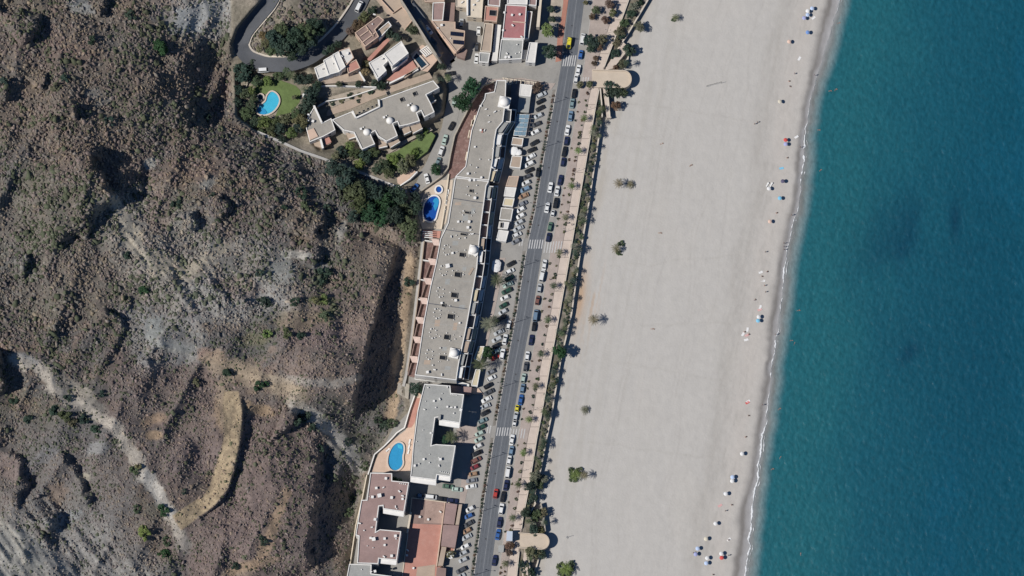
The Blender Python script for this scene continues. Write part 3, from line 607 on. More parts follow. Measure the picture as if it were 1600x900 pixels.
struct('kerb', strip_mesh('kerb', off(RR, 12.6), off(RR, 13.2), -75, 975, -0.05, 0.13, 'kerb'))
for y0, y1 in ((140, 372), (392, 665), (684, 975)):
    struct('verge', strip_mesh('verge', off(RL, -6.2), off(RL, -1.6), y0, y1, -0.05, 0.12, 'soil_verge'), 'narrow planted verge between lot and road')
    struct('kerb', strip_mesh('kerb', off(RL, -1.6), off(RL, -0.3), y0, y1, -0.05, 0.15, 'kerb'))
struct('cross_street', slab_mesh('cross_street', poly_px([(694,92),(710,88),(735,98),(866,97),(879,92),(867,128),(815,120),(760,122),(726,134),(714,190),(690,245),(668,284),(652,306),(636,296),(664,258),(690,200),(702,140)], 0.0), -0.05, 0.0, 'street_concrete'), 'pale concrete side street meeting the road')
# red cycle path and corner pavements
flat('footpath', [(883,-60),(893,-60),(888,0),(880,60),(877,95),(868,97),(871,60),(879,0)], 0.10, 'pavement_red', 0.16, 'red paved footpath beside the road')
flat('footpath', [(760,124),(815,121.5),(860,130),(868,130),(861,140),(846,140),(836,150),(826,212),(816,212),(812,130),(790,124),(760,132)], 0.08, 'pavement_pink', 0.16, 'pink paved corner around the restaurant terrace')
for q in ([(792,288),(808,288),(804,330),(794,376),(780,376),(770,400),(764,400)], ):
    flat('footpath', q, 0.07, 'pavement_pink', 0.16, 'pink pavement before the arcade shops')
flat('footpath', [(767,403),(790,403),(770,500),(757,560),(745,600),(738,600)], 0.07, 'pavement_pink', 0.16, 'pink pavement east of the long apartment block')
flat('footpath', [(715,662),(745,666),(748,694),(712,695)], 0.07, 'pavement_pink', 0.16, 'pink paved court entrance of the grey block')
flat('footpath', [(722,735),(735,745),(726,786),(718,786)], 0.07, 'pavement_pink', 0.16, 'pink pavement at the alley mouth')

# painted crossings: every stripe its own piece of the road
def zebra(cols, y, hgt):
    k = 0
    for x in cols:
        v = [(x-0.05*hgt*0, y-hgt/2), (x+1.6, y-hgt/2), (x+1.6-hgt*0.17, y+hgt/2), (x-hgt*0.17, y+hgt/2)]
        z = 0.116 if x > float(RR(y))+13.4 else (0.016 if x < float(RL(y))-7 else 0.008)
        if float(RL(y))-7.5 < x < float(RL(y))-0.5: continue
        obj('zebra_stripe', slab_mesh('zebra_stripe', poly_px(v, z), z-0.006, z, 'paint_white'), road)
zebra([881.5+i*3.5 for i in range(6)], 95, 17)
zebra([828+i*3.9 for i in range(6)], 381.5, 14); zebra([852+i*4.2 for i in range(7)], 386, 18)
zebra([812, 816, 820], 379, 10)
zebra([777.5+i*3.9 for i in range(6)], 674.5, 13); zebra([798+i*4.3 for i in range(6)], 677.5, 15); zebra([762, 766], 671, 12)
zebra([911+i*4 for i in range(3)], 124, 7)

# promenade: slabs laid one by one on a joint bed
prom = struct('promenade', strip_mesh('promenade', PL_, PR_, -75, 975, -4.2, 0.10, 'promenade_joint'), 'pink paved seaside promenade')
ys = [-75]
while ys[-1] < 975: ys.append(ys[-1]+26.5)
for a, b in zip(ys[:-1], ys[1:]):
    if 104 < (a+b)/2 < 134 or 826 < (a+b)/2 < 858: pass
    sl = lambda y, a=a: PL_(y)+0.4
    obj('paving_slab', strip_mesh('paving_slab', sl, off(PR_, -2.0), a+0.45, b-0.45, 0.101, 0.125, 'promenade_slab', 14), prom)
obj('parapet', strip_mesh('parapet', off(PR_, -1.6), PR_, -75, 104, -1.5, 0.55, 'kerb_cream'), prom)
obj('parapet', strip_mesh('parapet', off(PR_, -1.6), PR_, 140, 826, -1.5, 0.55, 'kerb_cream'), prom)
obj('parapet', strip_mesh('parapet', off(PR_, -1.6), PR_, 862, 975, -1.5, 0.55, 'kerb_cream'), prom)
# planted bank between promenade and beach
def bank():
    Y = np.arange(-75, 976, 3.0); T = np.linspace(0, 1, 8); y, t = np.meshgrid(Y, T, indexing='ij')
    x = PR_(y)+(GW(y)-PR_(y))*t; z = -0.25-1.35*t+0.12*fbm(x/5, y/5, 15, 2)
    c = np.empty(x.shape+(3,)); k = sstep(-0.4, 0.4, fbm(x/7, y/9, 16, 3))[..., None]
    c[:] = np.array((0.33,0.29,0.235))*k+np.array((0.20,0.175,0.13))*(1-k)
    attr_mat('bank_soil', rough=0.95, var=0.2, scale=0.9, bump=0.4, bscale=2.0)
    o = obj('planted_bank', big_mesh('planted_bank', np.stack(Un(x, y, z), -1).reshape(-1, 3), grid_faces(*x.shape)[:, ::-1], 'bank_soil', c.reshape(-1, 3)))
    tag(o, 'sloping earth bank of shrubs below the promenade', kind='structure')
bank()
def bank_z(px, py):
    t = (px-float(PR_(py)))/max(1, float(GW(py))-float(PR_(py)))
    if t < 0: return 0.1
    if t > 1: return BEACH_Z
    return -0.25-1.35*t
def wall_strip(name, label, pts, w, z0, h, material='kerb_cream', group=None, cat='wall', follow=None):
    """freestanding wall along photo points"""
    P = []
    for i, (a, b) in enumerate(pts):
        zz = z0 if follow is None else follow(a, b); v = U(a, b, zz+h); P.append((v, zz))
    o0 = P[0][0]; root = Vector((o0.x, o0.y, P[0][1])); V = []; F = []
    for i, (v, zz) in enumerate(P):
        a = P[max(0, i-1)][0]; b = P[min(len(P)-1, i+1)][0]; d = (b-a).xy.normalized(); n = Vector((-d.y, d.x, 0))*w/2
        for q, z in ((n, zz+h), (-n, zz+h), (-n, zz-0.8), (n, zz-0.8)): V.append(Vector((v.x, v.y, z))+q-root)
    m = len(P)
    for i in range(m-1):
        a = i*4; b = a+4
        for k in range(4): F.append((a+k, a+(k+1) % 4, b+(k+1) % 4, b+k))
    F += [(3, 2, 1, 0), ((m-1)*4, (m-1)*4+1, (m-1)*4+2, (m-1)*4+3)]
    o = obj(name, mesh(name, V, F, material), None, root); tag(o, label, cat, group, 'thing'); return o
wall_strip('beach_wall', 'low pale wall between the planted bank and the beach, middle stretch', [(float(GW(y)), y) for y in range(190, 800, 10)], 0.55, BEACH_Z, 2.0)
wall_strip('ramp_wall', 'pale ramp wall running from the upper round plaza to the top edge', [(945,110),(962,82),(985,46),(1012,0),(1030,-30)], 0.55, -2.4, 1.2)
wall_strip('ramp_wall', 'short pale wall beside the ramp above the upper plaza', [(959,107),(972,88),(985,76)], 0.5, -2.2, 1.1)
wall_strip('beach_wall', 'short pale wall standing across the sand beside the upper plaza', [(978,104),(981,92),(983,80)], 0.5, BEACH_Z, 1.0)
wall_strip('ramp_wall', 'thin pale wall splitting the promenade below the upper plaza', [(938,138),(940,160),(941,182)], 0.5, -0.6, 1.0)
wall_strip('ramp_wall', 'seaward wall of the ramp below the upper plaza', [(948,138),(950,150),(953,183),(955,183)], 0.5, -1.6, 1.1)
wall_strip('ramp_wall', 'diagonal pale wall above the lower round plaza', [(815,829),(826,806),(837,786)], 0.5, -2.0, 1.1)
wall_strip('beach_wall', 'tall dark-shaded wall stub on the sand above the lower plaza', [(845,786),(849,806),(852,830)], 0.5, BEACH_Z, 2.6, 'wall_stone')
wall_strip('ramp_wall', 'short pale wall between shrubs above the lower plaza', [(828,826),(833,815),(838,804)], 0.45, -2.6, 1.0)
wall_strip('ramp_wall', 'seaward ramp wall below the lower plaza', [(824,858),(827,880),(829,905),(830,940)], 0.5, -1.6, 1.1)
wall_strip('beach_wall', 'pale wall end on the sand below the lower plaza', [(842,872),(838,886),(835,890)], 0.5, BEACH_Z, 1.0)
def ramp(pts, label):
    flat('ramp', pts, -0.6, 'promenade_slab', 3.4, label)
ramp([(943,110),(958,107),(984,75),(974,66)], 'pink paved ramp down to the sand by the upper plaza')
ramp([(942,138),(948,138),(954,184),(948,184)], 'pink paved ramp south of the upper plaza')
ramp([(814,858),(823,858),(828,945),(818,945)], 'pink paved ramp south of the lower plaza')
def plaza(x0, x1, y0, y1, label, dy=0):
    cy = (y0+y1)/2; r = (y1-y0)/2; pts = [(x0, y0), (x1-r, y0+dy)]
    for k in range(1, 14):
        a = -math.pi/2+math.pi*k/14; pts.append((x1-r+r*math.cos(a), cy+dy+r*math.sin(a)))
    pts += [(x1-r, y1+dy), (x0, y1)]
    P = poly_px(pts, 0.14); p = struct('round_plaza', slab_mesh('round_plaza', P, -4.4, 0.14, 'plaza_sand'), label)
    inn = inset(P, 0.45); n = len(P)
    V = [(a[0], a[1], 0.9) for a in P]+[(a[0], a[1], 0.9) for a in inn]+[(a[0], a[1], 0.0) for a in P]+[(a[0], a[1], 0.0) for a in inn]; F = []
    for i in range(n):
        j = (i+1) % n
        m = ((P[i][0]+P[j][0])/2)
        if m < U(x0+14, cy, 0).x: continue
        F += [(i, j, n+j, n+i), (2*n+i, 2*n+j, j, i), (n+i, n+j, 3*n+j, 3*n+i)]
    obj('parapet', mesh('parapet', V, F, 'plaza_sand'), p)
plaza(925, 987, 109, 137, 'pale rounded viewing plaza jutting over the beach near the top', 1)
plaza(808, 858.5, 832, 857, 'pale rounded viewing plaza jutting over the beach near the bottom', 2)

# hairpin road up the slope, draped on the terrain
def draped(name, center, width, material, dz, label, edge=None, across=5, step=4.0, parent=None):
    pts = [Vector(p) for p in center]; d = [0]
    for a, b in zip(pts[:-1], pts[1:]): d.append(d[-1]+(b-a).length)
    tt = np.arange(0, d[-1], step); xs = np.interp(tt, d, [p.x for p in pts]); ys = np.interp(tt, d, [p.y for p in pts])
    for _ in range(5):
        xs[1:-1] = (xs[:-2]+2*xs[1:-1]+xs[2:])/4; ys[1:-1] = (ys[:-2]+2*ys[1:-1]+ys[2:])/4
    tx = np.gradient(xs); ty = np.gradient(ys); l = np.hypot(tx, ty); nx, ny = -ty/l, tx/l
    u = np.linspace(-0.5, 0.5, across)*width; X = xs[:, None]+nx[:, None]*u; Y = ys[:, None]+ny[:, None]*u
    Zc = H(xs, ys); Z = np.maximum(H(X, Y), Zc[:, None])*0.3+Zc[:, None]*0.7+dz
    Zs = np.maximum(Z, H(X, Y)+dz*0.5)
    me = big_mesh(name, np.stack(Un(X, Y, Zs), -1).reshape(-1, 3), grid_faces(*X.shape), material)
    o = obj(name, me, parent)
    if parent is None: tag(o, label, kind='structure')
    return o, xs, ys, nx, ny
HAIR = [(440,-40),(421,4),(402,26),(382,49),(375,72),(386,90),(415,100.5),(453,101),(484,90),(510,71),(533,48),(550,25),(563,4),(580,-40)]
hroad, hx, hy, hnx, hny = draped('hill_road', HAIR, 23, 'asphalt_hill', 0.25, 'dark asphalt hairpin road on the slope')
wall_strip('hairpin_wall', 'low pale wall inside the hairpin bend', [(hx[i]+hnx[i]*-12.5, hy[i]+hny[i]*-12.5) for i in range(3, len(hx)-3, 2)], 0.7, 0, 0.6, 'kerb_cream', follow=h1)
draped('dark_street', [(622,-40),(634,0),(657,30),(675,56),(692,81),(706,100)], 15, 'asphalt', 0.12, 'narrow asphalt street between walls at the top')
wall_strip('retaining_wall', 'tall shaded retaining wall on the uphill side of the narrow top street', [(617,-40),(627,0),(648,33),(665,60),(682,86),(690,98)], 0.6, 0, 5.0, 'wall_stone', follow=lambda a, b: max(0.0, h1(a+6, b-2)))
draped('hill_path', [(402,206),(440,222),(470,236),(500,246),(560,268),(600,284),(636,300)], 4, 'kerb', 0.2, 'pale concrete path along the garden boundary', step=3)
draped('hill_path', [(662,372),(656,420),(649,480),(641,540),(634,588),(630,604)], 4.2, 'kerb', 0.25, 'pale concrete path between the slope and the patios', step=3)

# ------------------------------------------------------------------ buildings
def _unit_box(name, material): v, f = box_vf(0, 0, 0.5, 1, 1, 1); return mesh(name, v, f, material)
WIN = _unit_box('window', 'window_glass'); SILL = _unit_box('window_sill', 'white_wall')
CHIM = None
def chim_mesh():
    a = box_vf(0, 0, 0.45, 0.8, 0.8, 0.9); b = box_vf(0, 0, 1.08, 1.0, 1.0, 0.12); c = box_vf(-0.3, -0.3, 0.96, 0.12, 0.12, 0.14); d = box_vf(0.3, 0.3, 0.96, 0.12, 0.12, 0.14)
    return mesh('chimney', *merge([a, b, c, d]), 'white_wall')
CHIM = chim_mesh()
POT = mesh('vent_pot', *merge([tube_vf((0,0,0), (0,0,0.5), 0.13, 0.13, 8), dome_vf((0,0,0.5), 0.25, 0.16, 8, 3)]), 'white_wall')
ACU = mesh('air_conditioner', *merge([box_vf(0,0,0.45,0.95,0.4,0.7), box_vf(-0.35,0,0.05,0.08,0.4,0.1), box_vf(0.35,0,0.05,0.08,0.4,0.1), tube_vf((0,-0.2,0.45), (0,-0.24,0.45), 0.28, 0.28, 10)]), 'white_wall')
HATCH = mesh('roof_hatch', *merge([box_vf(0,0,0.2,1.3,1.0,0.4), box_vf(0,0,0.44,1.4,1.1,0.08)]), 'roof_tan')
def ring_vf(poly, w, z0, z1):
    inn = inset(poly, w); n = len(poly)
    V = [(p[0], p[1], z1) for p in poly]+[(p[0], p[1], z1) for p in inn]+[(p[0], p[1], z0) for p in inn]; F = []
    for i in range(n):
        j = (i+1) % n; F += [(i, j, n+j, n+i), (n+i, n+j, 2*n+j, 2*n+i)]
    return V, F, inn
def volume(root, pts, z0, z1, roof='roof_grey', wall='white_wall', par=0.4, win=True, floors=None, inn_w=0.32, trim=None):
    """one flat-roofed mass: wall shell, recessed roof deck, parapet ring, windows on the face the view shows"""
    P = poly_px(pts, z1); n = len(P); o = root.location
    PL = [(p[0]-o.x, p[1]-o.y) for p in P]; a, b = z0-o.z, z1-o.z
    V = [(p[0], p[1], a-0.6) for p in PL]+[(p[0], p[1], b) for p in PL]
    w = obj('wall', mesh('wall', V, [(i, (i+1) % n, n+(i+1) % n, n+i) for i in range(n)], wall), root)
    rv, rf, inn = ring_vf(PL, inn_w, b-par-0.1, b)
    obj('parapet', mesh('parapet', rv, rf, trim or wall), root)
    r = obj('roof', triangulated(mesh('roof', [(p[0], p[1], b-par) for p in inn], [tuple(range(n))], roof)), root)
    if win:
        nf = floors or max(1, round((z1-z0)/3.1)); fh = (z1-z0-par)/nf
        for i in range(n):
            p, q = Vector(PL[i]), Vector(PL[(i+1) % n]); e = q-p; L = e.length
            if L < 3.2: continue
            nrm = Vector((e.y, -e.x))/L
            if nrm.y > -0.35: continue
            k = max(1, int(L/8.5)); rz = math.atan2(e.y, e.x)
            for fl in range(nf):
                for s in range(k):
                    c = p+e*((s+0.5)/k); z = a+fl*fh+0.95
                    wd = obj('window', WIN, w, (c.x+nrm.x*0.02, c.y+nrm.y*0.02, z), rz, (1.0, 0.12, 1.0))
    return r
def bldg(name, label, pts, z0, h, **kw):
    c = [sum(p[i] for p in pts)/len(pts) for i in (0, 1)]; b = U(c[0], c[1], z0+h)
    root = empty(name, (b.x, b.y, z0), 0, label, kw.pop('cat', 'building'), kw.pop('group', None))
    volume(root, pts, z0, z0+h, **kw); root['rz'] = z0+h-kw.get('par', 0.4); del root['rz']
    return root
def on_roof(root, name, me, px, py, z, rz=0.0, sc=1.0):
    p = U(px, py, z+0.2)-root.location; return obj(name, me, root, (p.x, p.y, z-root.location.z-0.01), rz, (sc, sc, sc) if not isinstance(sc, tuple) else sc)
def skylight_or_well(root, px, py, wx, wy, z, rz=0.0):
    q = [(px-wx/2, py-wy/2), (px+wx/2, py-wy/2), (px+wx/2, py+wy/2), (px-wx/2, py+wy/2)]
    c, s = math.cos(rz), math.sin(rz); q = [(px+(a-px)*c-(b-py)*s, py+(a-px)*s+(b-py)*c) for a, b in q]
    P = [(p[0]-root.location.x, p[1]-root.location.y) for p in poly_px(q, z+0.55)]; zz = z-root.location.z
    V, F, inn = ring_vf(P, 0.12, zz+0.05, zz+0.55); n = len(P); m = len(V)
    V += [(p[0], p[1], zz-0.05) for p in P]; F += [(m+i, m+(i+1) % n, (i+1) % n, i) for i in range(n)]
    k = obj('skylight_or_well', mesh('skylight_or_well', V, F, 'roof_grey'), root)
    obj('pane_or_shade_plate', mesh('pane_or_shade_plate', [(p[0], p[1], zz+0.12) for p in inn], [tuple(range(n))], 'glass_or_well_shade'), k)  # dark plate: glass on true skylights, painted shade in the light wells
def dome(root, px, py, r, z, base=None):
    c = U(px, py, z+0.8)-root.location; zz = z-root.location.z
    if base:
        v, f = box_vf(c.x, c.y, zz+0.55, base*PXM, base*PXM, 1.2, R(-12)); obj('dome_plinth', mesh('dome_plinth', v, f, 'white_wall'), root); zz += 1.1
    v, f = merge([tube_vf((c.x, c.y, zz-0.1), (c.x, c.y, zz+0.45), r, r, 14, False), dome_vf((c.x, c.y, zz+0.45), r, r*0.85)]); obj('dome', mesh('dome', v, f, 'white_wall', True), root)
def panel(root, name, pts, z, material, thick=0.12, parent=None):
    P = [(p[0]-root.location.x, p[1]-root.location.y) for p in poly_px(pts, z)]
    return obj(name, slab_mesh(name, P, z-thick-root.location.z, z-root.location.z, material), parent or root)
def rect(x0, y0, x1, y1, sk=0.0): return [(x0, y0), (x1, y0), (x1-sk*(y1-y0), y1), (x0-sk*(y1-y0), y1)]
def clutter(root, items, z, seed=1):
    r = random.Random(seed)
    for px, py in items:
        k = r.random()
        if k < 0.35: on_roof(root, 'chimney', CHIM, px, py, z, r.uniform(-0.3, 0.3), r.uniform(0.7, 1.1))
        elif k < 0.7: on_roof(root, 'vent_pot', POT, px, py, z, 0, r.uniform(0.8, 1.4))
        else: on_roof(root, 'air_conditioner', ACU, px, py, z, r.uniform(0, 3), r.uniform(0.9, 1.2))

HB = 9.8
# --- long apartment block, southern half
PS = [(711,277),(764,283),(760,290),(751,356),(747,397),(745.5,418),(736,472),(728.5,513),(717,568),(713,594),(648,586),(653,562),(662,502),(672,449),(681,411),(688,373),(700,348),(706,310)]
bS = bldg('apartment_block', 'long grey-roofed apartment block with three white domes, beside the parking lot', PS, 0, HB, roof='roof_grey')
zS = HB-0.4
WE0 = lambda y: float(np.interp(y, [277,310,348,373,411,449,502,562,586], [711,706,700,688,681,672,662,653,648])); EE0 = lambda y: float(np.interp(y, [283,290,356,397,418,472,513,568,594], [764,760,751,747,745.5,736,728.5,717,713]))
for x, y, w, h in [(715,429,10,8),(709.6,461,10,8),(704,494.5,10,8),(698,526.6,9,8),(691.6,558.7,10,7),(722,398,9,7),(724,366,10,4),(730,332,8,4),(736,298,6,5),(693,477,6,5)]: skylight_or_well(bS, x, y, w, h, zS, R(8))  # light wells: the dark of each shaft is painted on a plate
for x, y in [(688,456.7),(683,490),(676.5,521),(671,554),(692.6,422.7),(698,390.7)]:
    for k in range(8):
        a = k*math.pi/4+0.2; on_roof(bS, 'vent_pot', POT, x+5.5*math.cos(a), y+8*math.sin(a), zS, 0, 0.8+0.25*(k % 3))
rr = random.Random(5)
for x, y in [(715,429),(709.6,461),(704,494.5),(698,526.6),(691.6,558.7),(722,398),(730,332),(736,298),(724,366)]:
    for k in range(5):
        a = rr.uniform(0, 6.28); on_roof(bS, 'vent_pot', POT, x+rr.uniform(8, 12)*math.cos(a), y+rr.uniform(6, 9)*math.sin(a), zS, 0, rr.uniform(0.6, 1.1))
clutter(bS, [(741,282),(745,290),(734,282),(742,310),(724,330),(722,347),(731,356),(727,372),(708,358),(705,370),(707,396),(742,400),(700,417),(704,416),(735,360),(690,474),(703,478),(711,530),(719,526),(688,544),(676,571),(679,578),(668,582),(690,586),(716,347),(733,347),(738,366),(728,402),(712,470),(718,505)], zS, 3)
dome(bS, 740, 391, 1.7, zS, 15); dome(bS, 709.6, 552, 1.7, zS, 15)
on_roof(bS, 'chimney', CHIM, 699.5, 416.5, zS, 0.2, (1.6,1.6,1.5)); on_roof(bS, 'roof_hatch', HATCH, 736, 424, zS, R(60), (2.4,0.8,0.6))
# lines across the roof between the stair sections
for (x0, y0, x1, y1) in [(706,309,758,317),(695,358,752,366),(667,473,730,482)]: panel(bS, 'roof_joint', [(x0,y0),(x1,y1),(x1,y1+1.1),(x0,y0+1.1)], zS+0.06, 'roof_dark')
for i in range(13): yy = 292+i*23.5; panel(bS, 'roof_seam', [(WE0(yy)+3, yy), (EE0(yy)-3, yy+8), (EE0(yy)-3, yy+8.45), (WE0(yy)+3, yy+0.45)], zS+0.012, 'roof_cool', 0.02)
for x, y, w, h in [(700,440,7,9),(722,480,9,7),(684,505,8,10),(712,510,6,12),(668,566,10,7),(700,575,9,6),(728,340,8,10),(712,380,9,7),(740,330,6,9),(695,545,7,6),(716,318,10,5),(726,420,6,6)]: panel(bS, 'roof_patch', rect(x-w/2, y-h/2, x+w/2, y+h/2, 0.15), zS+0.008, rr.choice(['roof_cool','roof_tan','roof_cool']), 0.02)
# --- long block, northern half
PN = [(776,125),(791,125.5),(790,150),(788.6,169),(786,190),(776,202),(773,218),(769.7,252),(764,282),(711,276),(727,260),(736.6,203),(749,167),(757,154),(758,146),(772,143)]
bN = bldg('apartment_block', 'narrow north end of the long grey apartment block, with one big white dome', PN, 0, HB, roof='roof_grey')
dome(bN, 788, 160, 2.0, zS, 18)
clutter(bN, [(751,166),(759,171),(773,175),(763,181),(780,173),(764,191),(751,204),(757,204),(742,230),(770,232),(735,258),(750,249),(764,250),(742,270),(752,278),(731,272),(769,262),(745,262)], zS, 8)
panel(bN, 'roof_stain_plate', rect(752,201,754.5,207), zS+0.5, 'roof_terracotta', 0.5)
# stepped balconies down the east side: floors, dividers, awnings
def EE(y): return float(np.interp(y, [126,169,190,202,218,252,286,356,397,418,472,513,568,594], [791,789,787,777,773.5,770,761,751.5,748,746,736.5,729,717.5,713.5]))
def balconies(root, y0, y1, step, seed):
    r = random.Random(seed); y = y0; i = 0
    while y+step <= y1+1:
        a, b = y, y+step
        for z, d0, d1 in ((6.5, 0.6, 10.5), (3.3, 10.6, 18)):
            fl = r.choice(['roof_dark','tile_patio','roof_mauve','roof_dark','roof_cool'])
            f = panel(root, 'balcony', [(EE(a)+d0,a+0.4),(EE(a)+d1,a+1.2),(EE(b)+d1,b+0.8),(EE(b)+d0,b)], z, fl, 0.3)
            panel(root, 'balcony_rail', [(EE(a)+d1-1.0,a+1.2),(EE(a)+d1,a+1.2),(EE(b)+d1,b+0.8),(EE(b)+d1-1.0,b+0.8)], z+1.0, 'white_wall', 1.4)
            panel(root, 'divider_wall', [(EE(a)+d0,a),(EE(a)+d1,a+0.8),(EE(a)+d1,a+2.0),(EE(a)+d0,a+1.2)], z+1.8, 'white_wall', 2.1)
            k = r.random()
            if k < (0.8 if z > 5 else 0.5):
                m = r.choice(['awning_cream','awning_cream','awning_white','awning_white','roof_tan','roof_cool'])
                u = r.uniform(0.55, 0.85)
                panel(root, 'awning', [(EE(a)+d0,a+2.0),(EE(a)+d0+(d1-d0)*u,a+2.6),(EE(b)+d0+(d1-d0)*u,b-0.6),(EE(b)+d0,b-1.2)], z+2.2, m, 0.08)
        y += step; i += 1
    pts = [(EE(q)+18, q) for q in np.linspace(y0, y1, 8)]
    panel(root, 'terrace_base', [(EE(q)+0.5, q) for q in np.linspace(y0, y1, 8)]+pts[::-1], 3.0, 'white_wall', 3.1)
balconies(bS, 290, 592, 20.1, 4); balconies(bN, 170, 284, 19, 6)
for q in ([(648,586.5),(713,594.5),(733,600),(733,605),(713,600),(648,593)],): panel(bS, 'south_terrace', q, 1.6, 'awning_white', 1.6)
# patios on the uphill side
def WE(y): return float(np.interp(y, [373,411,449,502,562,586], [687,680.4,671.4,661.4,652.4,647.5]))
def WP(y): return float(np.interp(y, [373,420,480,540,586], [664,659,652,644,637]))
y = 375.0; k = 0
while y < 583:
    b = min(y+30.5, 587)
    panel(bS, 'patio_floor', [(WP(y),y),(WE(y),y+3),(WE(b),b+3),(WP(b),b)], 0.25, 'tile_patio', 0.3)
    panel(bS, 'patio_wall', [(WP(y),y),(WE(y),y+3),(WE(y),y+4.2),(WP(y),y+1.2)], 2.2, 'white_wall', 2.1)
    panel(bS, 'entrance_canopy', [(WE(y)-13,y-2),(WE(y)-0.4,y-1),(WE(y)-0.4,y+9),(WE(y)-9,y+8)], 2.9, 'tile_blush', 0.25)
    panel(bS, 'patio_wall', [(WE(y)-11,y+9),(WE(y)-9.4,y+9),(WE(b)-9.4,b-1),(WE(b)-11,b-1)], 1.6, 'roof_brown', 1.4)
    y = b; k += 1
wall_strip('patio_wall', 'long brown wall between the hillside path and the patios', [(WP(q)-1, q) for q in range(376, 592, 12)], 0.35, 0.0, 1.7, 'roof_tan')
panel(bS, 'patio_floor', [(661,359),(689,361),(687,372),(660,372)], 0.4, 'roof_terracotta', 0.5)
for q in range(4): panel(bS, 'pergola_beam', [(660+q*1.0,361+q*3),(676,362+q*3),(676,363.2+q*3),(660+q*1.0,362.2+q*3)], 2.6, 'awning_white', 0.2)
# red terrace curving up the west side of the northern half
flat('terrace', [(772,128),(772,143),(757,147),(749,167),(736,203),(727,260),(709,278),(700,281),(705,240),(716,205),(735,163),(752,137)], 0.2, 'tile_patio', 0.3, 'reddish terrace west of the long block')
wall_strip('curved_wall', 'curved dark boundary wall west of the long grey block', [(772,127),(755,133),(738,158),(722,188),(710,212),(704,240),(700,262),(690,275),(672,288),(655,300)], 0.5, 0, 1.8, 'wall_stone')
for (x, y, w, h) in [(741,180,7,14),(737,187,4,10),(733,203,4,12),(729,237,5,13),(722,272,7,10)]: panel(bN, 'stair_wall', rect(x,y,x+w*0.35,y+h,0.2), 1.8, 'cream_wall', 1.8); panel(bN, 'stair_wall', rect(x+w*0.65,y,x+w,y+h,0.2), 1.8, 'tile_peach', 1.8)

# --- grey U-shaped block
PU = [(663,599.7),(703.6,602.5),(704.5,614),(725,616),(718.7,661),(686,656),(686.6,651.6),(680,652.6),(674,696),(681,694),(712,696),(704,745),(683,742),(681.5,750),(641,745),(643,730),(645,700),(652.6,641)]
bU = bldg('apartment_block', 'grey-roofed U-shaped apartment block around a small shaded court', PU, 0, HB, roof='roof_cool')
clutter(bU, [(669,606),(691,615),(678,627),(687,624),(681,637),(699,636),(705,637),(711,637),(709,646),(720,641),(665,627),(663,640),(661,672),(673,677),(671,710),(662,718),(671,723),(686,715),(688,718),(686,728),(655,725),(651,690),(648,728),(699,605)], zS, 12)
for i in range(5): on_roof(bU, 'vent_pot', POT, 705+i*2.2, 616.5+i*0.3, zS, 0, 0.9); on_roof(bU, 'vent_pot', POT, 688+i*3.2, 737+i*0.6, zS, 0, 0.9)
panel(bU, 'roof_stair_box', [(685,648),(689,648.6),(688,656),(684.6,655.4)], HB+1.0, 'roof_cool', 1.2)
panel(bU, 'annex_roof', [(704,602.5),(737,605),(736,615),(705,614)], 3.4, 'roof_mauve', 3.4); panel(bU, 'annex_roof', [(737,606),(748,607),(755,616),(736,615)], 0.5, 'tile_peach', 0.5)
for q in ([(686,656.5),(718.6,661.4),(717.5,669),(686,664)], [(641.4,745.5),(681.5,750.4),(681,758.5),(641,753)], [(683,742.5),(704,745.4),(703,752),(682.6,749)]): panel(bU, 'lit_face_slab', q, 8.7, 'white_wall', 0.9)  # added slabs; their sunlit white tops stand in for bright south faces
# --- mauve U-shaped block
PM = [(578.6,738.5),(612.6,739.5),(612.6,751),(639,753.6),(631.5,800),(598.4,795),(598,790),(592,791),(587,831),(593.7,827),(626.7,830),(620,875.5),(592,872.6),(591,881),(558,880),(560.6,837.7),(555.5,836),(564.4,781),(573,781)]
bM = bldg('apartment_block', 'mauve-roofed U-shaped apartment block near the bottom of the picture', PM, 0, HB, roof='roof_mauve')
clutter(bM, [(588,763),(599,762),(603,748),(593,775),(582,777),(577,776),(612,778),(624,768),(629,775),(629,780),(618,792),(620,795),(586,812),(562,818),(569,829),(579,841),(583,843),(601,842),(574,853),(583,856),(601,852),(618,838),(619,842),(581,824),(600,870),(612,869)], zS, 13)
for i in range(4): on_roof(bM, 'vent_pot', POT, 625+i*3, 755.5+i*0.4, zS, 0, 1.0)
on_roof(bM, 'chimney', CHIM, 593, 775, zS, 0.2, 1.5); on_roof(bM, 'chimney', CHIM, 584, 843, zS, 0.2, 1.4)
for q in ([(598.6,795.5),(631.4,800.4),(630.5,807.5),(598.6,802)], [(592.2,873),(620,876),(619,883),(592,880)]): panel(bM, 'lit_face_slab', q, 8.7, 'white_wall', 0.9)  # slabs added so the south faces show a sunlit white strip
# --- grey block cut by the bottom edge
bG = bldg('apartment_block', 'grey flat-roofed block cut off by the bottom edge', [(545.5,881),(580.5,882),(580,896),(612,900),(606,960),(532,955)], 0, HB-0.6, roof='roof_cool')
clutter(bG, [(580,893),(586,893),(565,890)], HB-1.0, 2)
